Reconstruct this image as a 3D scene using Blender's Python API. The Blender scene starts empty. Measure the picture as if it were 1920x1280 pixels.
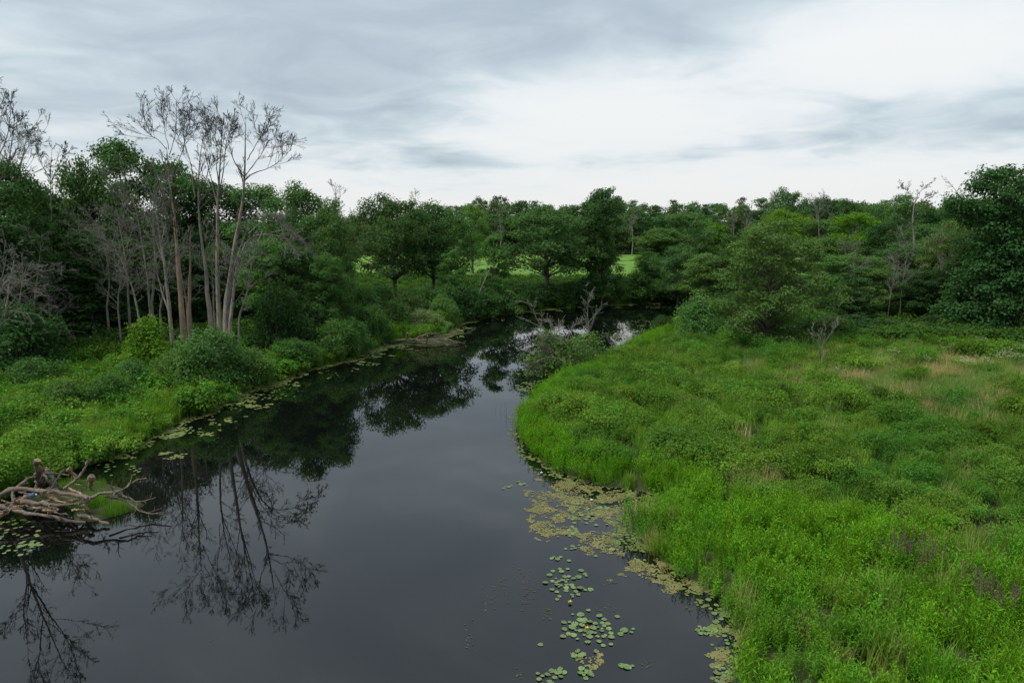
import bpy, math, random
import numpy as np

# ------------------------------------------------------------------ camera, sky, sun
scene = bpy.context.scene
COL = scene.collection
FPX, CX, CY, HORIZON, CAM_H = 1300.0, 960.0, 640.0, 415.0, 11.0     # photo is 1920 x 1280
PITCH = math.atan((CY - HORIZON) / FPX)
cam_data = bpy.data.cameras.new('camera')
cam = bpy.data.objects.new('camera', cam_data); COL.objects.link(cam)
cam.location = (0, 0, CAM_H); cam.rotation_euler = (math.pi / 2 - PITCH, 0, 0)
cam_data.sensor_width = 36; cam_data.lens = FPX / 1920 * 36
cam_data.clip_start = 0.1; cam_data.clip_end = 6000
scene.camera = cam

SUN_EL, SUN_AZ = math.radians(58), math.radians(-115)     # azimuth: to the right of straight ahead
sun_data = bpy.data.lights.new('sun', 'SUN'); sun = bpy.data.objects.new('sun', sun_data); COL.objects.link(sun)
sun_data.energy = 1.5; sun_data.angle = math.radians(24); sun_data.color = (1.0, 0.97, 0.92)
sun.rotation_euler = (math.pi / 2 - SUN_EL, 0, math.pi - SUN_AZ)
sun.location = (20, -20, 60)

world = bpy.data.worlds.new('World'); scene.world = world; world.use_nodes = True
def build_world():
    nt = world.node_tree; N = nt.nodes; L = nt.links
    N.clear()
    def n(t, **kw):
        x = N.new(t)
        for k, v in kw.items(): setattr(x, k, v)
        return x
    def m(op, a, b=None, c=None, clamp=False):
        x = n('ShaderNodeMath', operation=op); x.use_clamp = clamp
        for i, v in enumerate((a, b, c)):
            if v is None: continue
            if isinstance(v, (int, float)): x.inputs[i].default_value = v
            else: L.new(v, x.inputs[i])
        return x.outputs[0]
    def ss(lo, hi, v):
        x = n('ShaderNodeMapRange', interpolation_type='SMOOTHSTEP')
        x.inputs['From Min'].default_value = lo; x.inputs['From Max'].default_value = hi
        L.new(v, x.inputs['Value']); return x.outputs[0]
    tc = n('ShaderNodeTexCoord'); sp = n('ShaderNodeSeparateXYZ'); L.new(tc.outputs['Generated'], sp.inputs[0])
    X, Y, Z = sp.outputs
    zz = m('ADD', m('MAXIMUM', Z, 0.0), 0.13)
    pl = n('ShaderNodeCombineXYZ'); L.new(m('DIVIDE', X, zz), pl.inputs[0]); L.new(m('DIVIDE', Y, zz), pl.inputs[1])
    def noise(scale, detail, rough, off, dist=0.0, sx=1.0, sy=1.0):
        mp = n('ShaderNodeMapping'); mp.inputs['Location'].default_value = off; mp.inputs['Scale'].default_value = (sx, sy, 1)
        L.new(pl.outputs[0], mp.inputs[0])
        x = n('ShaderNodeTexNoise'); x.inputs['Scale'].default_value = scale; x.inputs['Detail'].default_value = detail
        x.inputs['Roughness'].default_value = rough; x.inputs['Distortion'].default_value = dist
        L.new(mp.outputs[0], x.inputs['Vector']); return x.outputs['Fac']
    big = noise(0.6, 6, 0.5, (3.1, 7.7, 0), 0.9, 1.0, 0.9)
    fine = noise(2.2, 7, 0.52, (1.0, 2.0, 0), 1.0, 0.9, 1.0)
    warp = noise(0.8, 5, 0.6, (9, 4, 0), 0.2)
    az = m('ARCTAN2', X, Y); el = m('ARCSINE', Z)
    wv = m('SUBTRACT', warp, 0.5)
    def patch(a0, e0, ra, re):      # an opening in the cloud deck (degrees), ragged by the noise
        da = m('DIVIDE', m('ADD', m('SUBTRACT', az, math.radians(a0)), m('MULTIPLY', wv, 0.35)), math.radians(ra))
        de = m('DIVIDE', m('ADD', m('SUBTRACT', el, math.radians(e0)), m('MULTIPLY', wv, 0.09)), math.radians(re))
        r = m('ADD', m('MULTIPLY', da, da), m('MULTIPLY', de, de))
        return m('POWER', 2.718, m('MULTIPLY', r, -1.0))
    p1 = patch(8.0, 8.2, 13.0, 3.3)
    p2 = patch(28.5, 11.4, 10.5, 2.9)
    low = patch(8.0, 1.2, 60.0, 3.3)
    opening = m('MAXIMUM', m('MAXIMUM', p1, p2), low)
    cover = m('ADD', m('MULTIPLY', big, 0.75), m('MULTIPLY', fine, 0.5))      # around 0.55
    br = m('ADD', m('MULTIPLY', opening, 1.0), m('MULTIPLY', m('SUBTRACT', cover, 0.615), 1.6))
    f = ss(-0.32, 0.85, br)
    ramp = n('ShaderNodeValToRGB'); e = ramp.color_ramp.elements
    e[0].position = 0; e[0].color = (0.36, 0.43, 0.49, 1)
    e[1].position = 1; e[1].color = (0.755, 0.765, 0.765, 1)
    q = ramp.color_ramp.elements.new(0.35); q.color = (0.51, 0.585, 0.635, 1)
    q = ramp.color_ramp.elements.new(0.7); q.color = (0.69, 0.73, 0.75, 1)
    L.new(f, ramp.inputs[0])
    sky = n('ShaderNodeTexSky', sky_type='NISHITA'); sky.sun_disc = False
    sky.sun_elevation = SUN_EL; sky.sun_rotation = SUN_AZ
    b1 = n('ShaderNodeBackground'); L.new(sky.outputs[0], b1.inputs[0]); b1.inputs[1].default_value = 0.055
    b2 = n('ShaderNodeBackground'); L.new(ramp.outputs[0], b2.inputs[0]); L.new(m('MULTIPLY', m('ADD', 0.96, m('MULTIPLY', m('MAXIMUM', Z, 0.0), 0.38)), 0.6), b2.inputs[1])   # overcast: brighter overhead
    mx = n('ShaderNodeMixShader'); L.new(b1.outputs[0], mx.inputs[1]); L.new(b2.outputs[0], mx.inputs[2])
    mx.inputs[0].default_value = 0.93
    out = n('ShaderNodeOutputWorld'); L.new(mx.outputs[0], out.inputs[0])
build_world()
vs = scene.view_settings
scene.display_settings.display_device = 'sRGB'
vs.view_transform = 'Standard'; vs.look = 'None'; vs.gamma = 1; vs.exposure = 1.0; vs.use_curve_mapping = False
scene.render.engine = 'CYCLES'
cy = scene.cycles
cy.use_denoising = True; cy.max_bounces = 8; cy.diffuse_bounces = 4; cy.glossy_bounces = 3; cy.transmission_bounces = 4
cy.transparent_max_bounces = 6; cy.caustics_reflective = False; cy.caustics_refractive = False

# ------------------------------------------------------------------ projection between photo pixels and the place
def ray(px, py):
    x = (px - CX) / FPX; y = (CY - py) / FPX
    c, s = math.cos(PITCH), math.sin(PITCH)
    return np.array([x, c + y * s, -s + y * c])
def P(px, py, z=0.0):                 # where a pixel meets the level z
    d = ray(px, py); t = (z - CAM_H) / d[2]
    return np.array([0, 0, CAM_H]) + d * t
def PD(px, py, D):                    # where a pixel meets the depth y = D
    d = ray(px, py); t = D / d[1]
    return np.array([0, 0, CAM_H]) + d * t
def proj(x, y, z):
    c, s = math.cos(PITCH), math.sin(PITCH)
    zz = z - CAM_H
    depth = np.maximum(y * c - zz * s, 0.01); up = y * s + zz * c
    return CX + FPX * x / depth, CY - FPX * up / depth

# ------------------------------------------------------------------ mesh helpers
def mesh_np(name, V, F, mat=None, leaf=None, smooth=False):
    V = np.asarray(V, np.float32).reshape(-1, 3); F = np.asarray(F, np.int32)
    me = bpy.data.meshes.new(name); k = F.shape[1]
    me.vertices.add(len(V)); me.vertices.foreach_set('co', V.ravel())
    me.loops.add(F.size); me.loops.foreach_set('vertex_index', F.ravel())
    me.polygons.add(len(F)); me.polygons.foreach_set('loop_start', np.arange(len(F), dtype=np.int32) * k)
    if smooth: me.polygons.foreach_set('use_smooth', np.ones(len(F), bool))
    if leaf is not None:
        a = me.attributes.new('leaf', 'FLOAT', 'POINT'); a.data.foreach_set('value', np.asarray(leaf, np.float32))
    me.update(calc_edges=True)
    if mat: me.materials.append(mat)
    return me
def obj(name, me, parent=None, loc=None, link=True):
    o = bpy.data.objects.new(name, me)
    if link: COL.objects.link(o)
    if parent is not None: o.parent = parent
    if loc is not None: o.location = [float(v) for v in loc]
    return o
def empty(name, loc, label, cat, group=None):
    o = obj(name, None, loc=loc); o.empty_display_size = 0.3
    tag(o, label, cat, group); return o
def tag(o, label=None, cat=None, group=None, kind=None):
    if label: o['label'] = label
    if cat: o['category'] = cat
    if group: o['group'] = group
    if kind: o['kind'] = kind
    return o
def cat_vf(parts):
    Vs, Fs, n = [], [], 0
    for V, F in parts:
        Vs.append(V); Fs.append(F + n); n += len(V)
    return np.concatenate(Vs), np.concatenate(Fs)
def norm(v): return v / np.maximum(np.linalg.norm(v, axis=-1, keepdims=True), 1e-9)

def tubes(Pn, R, sides):
    """Pn (n,k,3) polylines, R (n,k) radii -> quads"""
    n, k, _ = Pn.shape
    T = np.gradient(Pn, axis=1); T = norm(T)
    mean = norm(Pn[:, -1] - Pn[:, 0])
    ref = np.where(np.abs(mean[:, 2:3]) < 0.8, np.array([[0, 0, 1.0]]), np.array([[1.0, 0.2, 0]]))
    U = norm(np.cross(T, ref[:, None, :])); W = np.cross(T, U)
    a = np.arange(sides) * 2 * math.pi / sides
    V = Pn[:, :, None, :] + R[:, :, None, None] * (np.cos(a)[None, None, :, None] * U[:, :, None, :] + np.sin(a)[None, None, :, None] * W[:, :, None, :])
    idx = np.arange(n * k * sides).reshape(n, k, sides)
    a0 = idx[:, :-1, :]; a1 = np.roll(a0, -1, axis=2); b0 = idx[:, 1:, :]; b1 = np.roll(b0, -1, axis=2)
    F = np.stack([a0, a1, b1, b0], -1).reshape(-1, 4)
    return V.reshape(-1, 3), F
def resample(pts, k):
    pts = np.asarray(pts, float)
    if len(pts) == 2: pts = np.array([pts[0], (pts[0] + pts[1]) / 2, pts[1]])
    d = np.concatenate([[0], np.cumsum(np.linalg.norm(np.diff(pts, axis=0), axis=1))]); d /= d[-1]
    # Catmull-like smoothing by interpolating then averaging
    t = np.linspace(0, 1, k)
    Q = np.stack([np.interp(t, d, pts[:, i]) for i in range(3)], 1)
    for _ in range(2): Q[1:-1] = 0.25 * Q[:-2] + 0.5 * Q[1:-1] + 0.25 * Q[2:]
    return Q
UP = np.array([0, 0, 1.0])
def branch(rng, Pn, R, count, f0, lens, ang, trop, k, wig, rr, rmin, len_taper=0.55):
    """children along each of the parent polylines, all at once"""
    n, kk, _ = Pn.shape
    L = np.linalg.norm(np.diff(Pn, axis=1), axis=2).sum(1)
    pid = np.repeat(np.arange(n), count) if np.isscalar(count) else np.repeat(np.arange(n), count)
    m = len(pid)
    t = f0 + (1 - f0) * rng.random(m) ** 0.7
    s = t * (kk - 1); i = np.minimum(s.astype(int), kk - 2); fr = (s - i)[:, None]
    A = Pn[pid, i]; B = Pn[pid, i + 1]
    pos = A + (B - A) * fr; tan = norm(B - A)
    rad = R[pid, i] * (1 - fr[:, 0]) + R[pid, i + 1] * fr[:, 0]
    rnd = rng.normal(size=(m, 3)); perp = norm(rnd - (rnd * tan).sum(1, keepdims=True) * tan)
    an = np.radians(rng.uniform(ang[0], ang[1], m))[:, None]
    d = norm(np.cos(an) * tan + np.sin(an) * perp)
    if np.isscalar(lens): ln = lens * L[pid]
    else: ln = rng.uniform(lens[0], lens[1], m)
    ln = ln * (1 - len_taper * t) * rng.uniform(0.6, 1.25, m)
    out = np.zeros((m, k, 3)); out[:, 0] = pos
    for j in range(1, k):
        d = norm(d + rng.normal(size=(m, 3)) * wig + UP * trop)
        out[:, j] = out[:, j - 1] + d * (ln / (k - 1))[:, None]
    r0 = np.maximum(rad * rr, rmin * 1.3)
    Rr = r0[:, None] + (rmin - r0)[:, None] * np.linspace(0, 1, k)[None, :]
    return out, Rr

# leaves as folded kites
def leaves(rng, C, Nrm, L, W, fold=0.18, axis=None):
    m = len(C)
    Nrm = norm(Nrm)
    if axis is None: axis = rng.normal(size=(m, 3))
    a = norm(axis - (axis * Nrm).sum(1, keepdims=True) * Nrm); b = np.cross(Nrm, a)
    L = np.broadcast_to(L, (m,))[:, None]; W = np.broadcast_to(W, (m,))[:, None]
    V = np.stack([C - a * L / 2, C + b * W / 2 + Nrm * fold * W - a * L * 0.05, C + a * L / 2 - Nrm * fold * W * 0.6, C - b * W / 2 + Nrm * fold * W - a * L * 0.05], 1)
    F = np.arange(m * 4).reshape(m, 4)
    return V.reshape(-1, 3), F

# ------------------------------------------------------------------ materials
def nodes_of(name):
    mt = bpy.data.materials.new(name); mt.use_nodes = True
    nt = mt.node_tree; nt.nodes.clear(); return mt, nt
def leaf_mat(name, ca, cb, cc=None, var=0.35, trans=0.34, hue=0.03, rough=0.55, gain=1.12, spec=0.05):
    """ca..cb over the leaves of a plant, cc mixed in by the clump's own 'tint'"""
    ca, cb = [[min(v * gain, 0.8) for v in c] for c in (ca, cb)]; cc = [v * gain for v in cc] if cc else None
    mt, nt = nodes_of(name); N = nt.nodes; L = nt.links
    at = N.new('ShaderNodeAttribute'); at.attribute_name = 'leaf'
    mix = N.new('ShaderNodeMix'); mix.data_type = 'RGBA'
    mix.inputs[6].default_value = (*ca, 1); mix.inputs[7].default_value = (*cb, 1)
    L.new(at.outputs['Fac'], mix.inputs[0]); col = mix.outputs[2]
    if cc:
        ia = N.new('ShaderNodeAttribute'); ia.attribute_type = 'INSTANCER'; ia.attribute_name = 'tint'
        mx = N.new('ShaderNodeMix'); mx.data_type = 'RGBA'; L.new(ia.outputs['Fac'], mx.inputs[0])
        L.new(col, mx.inputs[6]); mx.inputs[7].default_value = (*cc, 1); col = mx.outputs[2]
    oi = N.new('ShaderNodeObjectInfo')
    hs = N.new('ShaderNodeHueSaturation')
    mr = N.new('ShaderNodeMapRange'); mr.inputs[3].default_value = 1 - var; mr.inputs[4].default_value = 1 + var
    L.new(oi.outputs['Random'], mr.inputs[0]); L.new(mr.outputs[0], hs.inputs['Value'])
    m2 = N.new('ShaderNodeMath'); m2.operation = 'MULTIPLY'; m2.inputs[1].default_value = 7.13; L.new(oi.outputs['Random'], m2.inputs[0])
    fr = N.new('ShaderNodeMath'); fr.operation = 'FRACT'; L.new(m2.outputs[0], fr.inputs[0])
    mh = N.new('ShaderNodeMapRange'); mh.inputs[3].default_value = 0.5 - hue; mh.inputs[4].default_value = 0.5 + hue
    L.new(fr.outputs[0], mh.inputs[0]); L.new(mh.outputs[0], hs.inputs['Hue'])
    L.new(col, hs.inputs['Color'])
    pb = N.new('ShaderNodeBsdfPrincipled'); pb.inputs['Roughness'].default_value = rough; pb.inputs['Specular IOR Level'].default_value = spec
    L.new(hs.outputs[0], pb.inputs['Base Color'])
    tr = N.new('ShaderNodeBsdfTranslucent')
    g = N.new('ShaderNodeMix'); g.data_type = 'RGBA'; g.blend_type = 'MULTIPLY'; g.inputs[0].default_value = 1
    L.new(hs.outputs[0], g.inputs[6]); g.inputs[7].default_value = (1.25, 1.3, 0.6, 1); L.new(g.outputs[2], tr.inputs[0])
    ms = N.new('ShaderNodeMixShader'); ms.inputs[0].default_value = trans
    L.new(pb.outputs[0], ms.inputs[1]); L.new(tr.outputs[0], ms.inputs[2])
    out = N.new('ShaderNodeOutputMaterial'); L.new(ms.outputs[0], out.inputs[0])
    return mt
def rough_mat(name, ca, cb, scale=3.0, stretch=(1, 1, 1), rough=0.85, bump=0.3, contrast=(0.35, 0.65), cc=None, cscale=0.5):
    mt, nt = nodes_of(name); N = nt.nodes; L = nt.links
    tc = N.new('ShaderNodeTexCoord'); mp = N.new('ShaderNodeMapping'); mp.inputs['Scale'].default_value = stretch
    L.new(tc.outputs['Object'], mp.inputs[0])
    nz = N.new('ShaderNodeTexNoise'); nz.inputs['Scale'].default_value = scale; nz.inputs['Detail'].default_value = 7; nz.inputs['Roughness'].default_value = 0.65
    L.new(mp.outputs[0], nz.inputs['Vector'])
    mr = N.new('ShaderNodeMapRange'); mr.inputs[1].default_value = contrast[0]; mr.inputs[2].default_value = contrast[1]
    L.new(nz.outputs['Fac'], mr.inputs[0])
    mix = N.new('ShaderNodeMix'); mix.data_type = 'RGBA'; mix.inputs[6].default_value = (*ca, 1); mix.inputs[7].default_value = (*cb, 1)
    L.new(mr.outputs[0], mix.inputs[0]); col = mix.outputs[2]
    if cc:
        n2 = N.new('ShaderNodeTexNoise'); n2.inputs['Scale'].default_value = cscale; n2.inputs['Detail'].default_value = 4
        L.new(tc.outputs['Object'], n2.inputs['Vector'])
        m2 = N.new('ShaderNodeMapRange'); m2.inputs[1].default_value = 0.45; m2.inputs[2].default_value = 0.58; L.new(n2.outputs['Fac'], m2.inputs[0])
        mx = N.new('ShaderNodeMix'); mx.data_type = 'RGBA'; L.new(m2.outputs[0], mx.inputs[0]); L.new(col, mx.inputs[6]); mx.inputs[7].default_value = (*cc, 1); col = mx.outputs[2]
    pb = N.new('ShaderNodeBsdfPrincipled'); pb.inputs['Roughness'].default_value = rough; pb.inputs['Specular IOR Level'].default_value = 0.2
    L.new(col, pb.inputs['Base Color'])
    if bump:
        bp = N.new('ShaderNodeBump'); bp.inputs['Strength'].default_value = bump; bp.inputs['Distance'].default_value = 0.05
        L.new(nz.outputs['Fac'], bp.inputs['Height']); L.new(bp.outputs[0], pb.inputs['Normal'])
    out = N.new('ShaderNodeOutputMaterial'); L.new(pb.outputs[0], out.inputs[0])
    return mt
M = {}
M['oak'] = leaf_mat('oak_leaves', (0.030, 0.068, 0.022), (0.064, 0.124, 0.036), hue=0.012, var=0.2, gain=1.75)
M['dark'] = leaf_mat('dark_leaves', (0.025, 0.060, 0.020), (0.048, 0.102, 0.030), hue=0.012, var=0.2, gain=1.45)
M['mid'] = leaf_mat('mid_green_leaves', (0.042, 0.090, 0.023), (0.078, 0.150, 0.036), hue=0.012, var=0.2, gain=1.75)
M['lime'] = leaf_mat('lime_leaves', (0.070, 0.150, 0.014), (0.120, 0.230, 0.022), hue=0.01, var=0.15, gain=1.3)
M['elm'] = leaf_mat('elm_leaves', (0.044, 0.082, 0.022), (0.082, 0.135, 0.034), hue=0.01, var=0.15, gain=1.8)
M['far'] = leaf_mat('far_leaves', (0.038, 0.076, 0.026), (0.066, 0.116, 0.038), hue=0.03, var=0.4, gain=1.6)
M['willow'] = leaf_mat('willow_leaves', (0.110, 0.160, 0.070), (0.190, 0.240, 0.110), hue=0.01, var=0.15, gain=1.25)
M['shrub'] = leaf_mat('shrub_leaves', (0.040, 0.090, 0.026), (0.075, 0.145, 0.040), hue=0.015, var=0.25, gain=1.6)
M['herb'] = leaf_mat('herb_leaves', (0.062, 0.160, 0.009), (0.132, 0.290, 0.015), cc=(0.072, 0.175, 0.016), hue=0.012, var=0.2, gain=1.45)
M['dog'] = leaf_mat('dogwood_leaves', (0.055, 0.122, 0.013), (0.118, 0.208, 0.028), cc=(0.060, 0.150, 0.022), hue=0.015, var=0.32, gain=1.45)
M['left'] = leaf_mat('bank_leaves', (0.050, 0.124, 0.014), (0.102, 0.204, 0.027), cc=(0.085, 0.175, 0.025), hue=0.018, var=0.34, gain=1.5)
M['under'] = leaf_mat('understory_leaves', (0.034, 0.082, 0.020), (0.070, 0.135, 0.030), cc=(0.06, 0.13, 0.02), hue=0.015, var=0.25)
M['grass'] = leaf_mat('grass_blades', (0.060, 0.148, 0.011), (0.122, 0.245, 0.020), cc=(0.30, 0.25, 0.11), hue=0.012, var=0.2, gain=1.5)
M['dry'] = leaf_mat('dry_grass_blades', (0.24, 0.21, 0.09), (0.36, 0.29, 0.15), cc=(0.12, 0.19, 0.05), hue=0.01, var=0.2, gain=1.5)
M['petal'] = leaf_mat('white_flower_heads', (0.30, 0.34, 0.20), (0.46, 0.48, 0.34), var=0.1, hue=0.005)
M['purple'] = leaf_mat('purple_flower_spikes', (0.145, 0.095, 0.095), (0.225, 0.155, 0.15), var=0.1, hue=0.01)
M['pad'] = leaf_mat('lily_pad_leaf', (0.130, 0.210, 0.060), (0.210, 0.290, 0.095), var=0.22, trans=0.05, hue=0.02, rough=0.35, gain=0.8, spec=0.35)
M['pondweed'] = leaf_mat('pondweed_leaf', (0.10, 0.11, 0.06), (0.19, 0.19, 0.11), var=0.1, trans=0.05, gain=0.6)
M['bark'] = rough_mat('live_bark', (0.055, 0.047, 0.038), (0.13, 0.11, 0.09), 6, (1, 1, 0.25))
M['deadbark'] = rough_mat('dead_grey_bark', (0.11, 0.10, 0.088), (0.29, 0.262, 0.225), 13, (1, 1, 0.16), contrast=(0.42, 0.6), bump=0.7, cc=(0.29, 0.235, 0.18), cscale=1.1)
M['stripped'] = rough_mat('stripped_pink_wood', (0.22, 0.14, 0.095), (0.40, 0.275, 0.19), 13, (1, 1, 0.14), bump=0.6, cc=(0.22, 0.17, 0.13), cscale=1.5)
M['twig'] = rough_mat('dead_twigs', (0.050, 0.045, 0.040), (0.100, 0.090, 0.078), 3, bump=0)
M['limb'] = rough_mat('dead_limbs', (0.085, 0.075, 0.065), (0.17, 0.15, 0.125), 4, bump=0)
M['greytwig'] = rough_mat('grey_twigs', (0.135, 0.132, 0.105), (0.225, 0.215, 0.175), 3, bump=0)
M['drift'] = rough_mat('weathered_driftwood', (0.085, 0.068, 0.053), (0.30, 0.25, 0.20), 20, (1, 1, 1), contrast=(0.4, 0.62), bump=0.9, cc=(0.16, 0.12, 0.085), cscale=2.2)
M['drifttan'] = rough_mat('fresh_tan_wood', (0.20, 0.125, 0.07), (0.38, 0.265, 0.16), 9, bump=0.6)
M['soil'] = rough_mat('bank_soil', (0.030, 0.040, 0.014), (0.055, 0.070, 0.024), 0.8, rough=0.95, bump=0.4)
M['field'] = rough_mat('mown_field', (0.085, 0.190, 0.020), (0.140, 0.265, 0.032), 0.12, (1, 0.3, 1), rough=0.9, bump=0.2)
M['scum'] = rough_mat('tan_algae', (0.130, 0.126, 0.040), (0.220, 0.200, 0.078), 2.5, rough=0.7, bump=0.1)
M['duck'] = rough_mat('green_duckweed', (0.095, 0.125, 0.030), (0.175, 0.200, 0.060), 2.5, rough=0.7, bump=0.1)
M['blue'] = rough_mat('blue_plastic', (0.05, 0.10, 0.18), (0.07, 0.14, 0.24), 2, rough=0.3, bump=0)
M['yellow'] = rough_mat('yellow_petal', (0.60, 0.42, 0.03), (0.70, 0.50, 0.05), 8, rough=0.5, bump=0)
M['white'] = rough_mat('white_petal', (0.72, 0.72, 0.66), (0.8, 0.8, 0.75), 8, rough=0.5, bump=0)

def water_mat():
    mt, nt = nodes_of('dark_river_water'); N = nt.nodes; L = nt.links
    pb = N.new('ShaderNodeBsdfPrincipled'); pb.inputs['Base Color'].default_value = (0.0025, 0.0032, 0.003, 1)
    pb.inputs['Roughness'].default_value = 0.015; pb.inputs['IOR'].default_value = 1.6
    tc = N.new('ShaderNodeTexCoord'); nz = N.new('ShaderNodeTexNoise'); nz.inputs['Scale'].default_value = 1.6; nz.inputs['Detail'].default_value = 3
    L.new(tc.outputs['Object'], nz.inputs['Vector'])
    n2 = N.new('ShaderNodeTexNoise'); n2.inputs['Scale'].default_value = 0.12; n2.inputs['Detail'].default_value = 4; L.new(tc.outputs['Object'], n2.inputs['Vector'])
    mr = N.new('ShaderNodeMapRange'); mr.inputs[1].default_value = 0.42; mr.inputs[2].default_value = 0.68; mr.inputs[3].default_value = 0.008; mr.inputs[4].default_value = 0.022
    L.new(n2.outputs['Fac'], mr.inputs[0]); L.new(mr.outputs[0], pb.inputs['Roughness'])
    bp = N.new('ShaderNodeBump'); bp.inputs['Strength'].default_value = 0.035; bp.inputs['Distance'].default_value = 0.02
    L.new(nz.outputs['Fac'], bp.inputs['Height']); L.new(bp.outputs[0], pb.inputs['Normal'])
    out = N.new('ShaderNodeOutputMaterial'); L.new(pb.outputs[0], out.inputs[0]); return mt
M['water'] = water_mat()

# ------------------------------------------------------------------ the land and the river
left_px = [(0, 935), (60, 905), (130, 882), (200, 862), (290, 815), (330, 790), (400, 762), (470, 728), (560, 697), (640, 676), (690, 656), (725, 646),
           (790, 640), (830, 628), (860, 606), (900, 596), (980, 583), (1060, 576), (1130, 573), (1200, 568), (1270, 563)]
right_px = [(1300, 590), (1262, 615), (1222, 636), (1172, 662), (1125, 690), (1085, 705), (1050, 720), (1015, 748), (982, 782), (984, 815), (1008, 850),
            (1030, 876), (1100, 900), (1170, 914), (1248, 924), (1262, 950), (1212, 966), (1190, 990), (1210, 1022), (1255, 1055), (1305, 1085), (1352, 1115), (1385, 1170), (1400, 1230), (1412, 1300)]
lb = [P(*p)[:2] for p in left_px]; rb = [P(*p)[:2] for p in right_px]
river = np.array([(-14.5, -60), (-22, 5)] + [(-24, 20)] + lb + [(60, 104), (110, 112), (110, 100), (60, 93)] + rb + [(5.5, 8), (9, -60)])
def sdf(x, y):
    x = np.asarray(x, float).ravel(); y = np.asarray(y, float).ravel()
    d2 = np.full(x.shape, 1e18); ins = np.zeros(x.shape, bool)
    A = river; B = np.roll(river, -1, axis=0)
    for (ax, ay), (bx, by) in zip(A, B):
        ex, ey = bx - ax, by - ay; t = np.clip(((x - ax) * ex + (y - ay) * ey) / (ex * ex + ey * ey), 0, 1)
        d2 = np.minimum(d2, (x - ax - ex * t) ** 2 + (y - ay - ey * t) ** 2)
        c = (ay > y) != (by > y)
        if abs(ey) > 1e-9: ins ^= c & (x < ax + ex * (y - ay) / ey)
    d = np.sqrt(d2); return np.where(ins, -d, d)
def sst(a, b, v):
    t = np.clip((v - a) / (b - a), 0, 1); return t * t * (3 - 2 * t)
def vnoise(x, y, s, seed=0.0):
    x = np.asarray(x) / s + seed * 3.7; y = np.asarray(y) / s + seed * 1.9
    return (np.sin(x * 1.9 + 1.3 * np.sin(y * 1.1 + seed)) + np.sin(y * 2.3 + 1.7 * np.sin(x * 0.9 + 2 * seed)) + np.sin((x + y) * 1.37 + np.sin(x * 2.1)) * 0.8 + np.sin((x - y) * 3.1 + seed) * 0.5) / 3.3
def ground_z(x, y, d=None):
    x = np.asarray(x, float); y = np.asarray(y, float); sh = x.shape
    x = x.ravel(); y = y.ravel()
    if d is None: d = sdf(x, y)
    land = 0.38 * sst(0, 0.8, d) + 0.35 * sst(1, 9, d) + 0.7 * sst(8, 40, d) + 0.12 * vnoise(x, y, 2.2) * sst(0.5, 3, d) + 0.12 * vnoise(x, y, 7, 2) * sst(1, 6, d)
    land = land + 2.5 * sst(240, 500, np.hypot(x, y))
    z = np.where(d > 0, land, -0.9 * sst(0, 3, -d) - 0.02)
    return z.reshape(sh)
def gz(x, y): return float(ground_z(np.array([x]), np.array([y]))[0])
def axis(lo, hi, step, far_lo, far_hi):
    core = list(np.arange(lo, hi + 1e-6, step)); s = step; a = []
    v = lo
    while v > far_lo: s *= 1.25; v -= s; a.append(v)
    s = step; b = []; v = hi
    while v < far_hi: s *= 1.25; v += s; b.append(v)
    return np.array(a[::-1] + core + b)
def build_ground():
    xs = axis(-45, 50, 0.6, -2500, 2500); ys = axis(6, 112, 0.6, -1500, 4000)
    X, Y = np.meshgrid(xs, ys); Z = ground_z(X, Y)
    V = np.stack([X, Y, Z], -1).reshape(-1, 3); n = len(xs)
    i = np.arange(len(V)).reshape(Y.shape)
    F = np.stack([i[:-1, :-1], i[:-1, 1:], i[1:, 1:], i[1:, :-1]], -1).reshape(-1, 4)
    tag(obj('ground', mesh_np('ground', V, F, M['soil'], smooth=True)), 'grassy river land with low banks either side of the water', kind='structure')
    V = np.array([(-120, -70, 0), (125, -70, 0), (125, 125, 0), (-120, 125, 0)], float)
    tag(obj('river_water', mesh_np('river_water', V, np.array([[0, 1, 2, 3]]), M['water'])), 'still dark river water mirroring the trees and sky', kind='structure')
    xs = np.arange(-75, 76, 3.0); ys = np.arange(116, 206, 3.0); X, Y = np.meshgrid(xs, ys); Z = ground_z(X, Y) + 0.06
    V = np.stack([X, Y, Z], -1).reshape(-1, 3); i = np.arange(len(V)).reshape(Y.shape)
    F = np.stack([i[:-1, :-1], i[:-1, 1:], i[1:, 1:], i[1:, :-1]], -1).reshape(-1, 4)
    tag(obj('hay_field', mesh_np('hay_field', V, F, M['field'], smooth=True)), 'bright green mown field seen between the trees', kind='structure')
build_ground()

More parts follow.
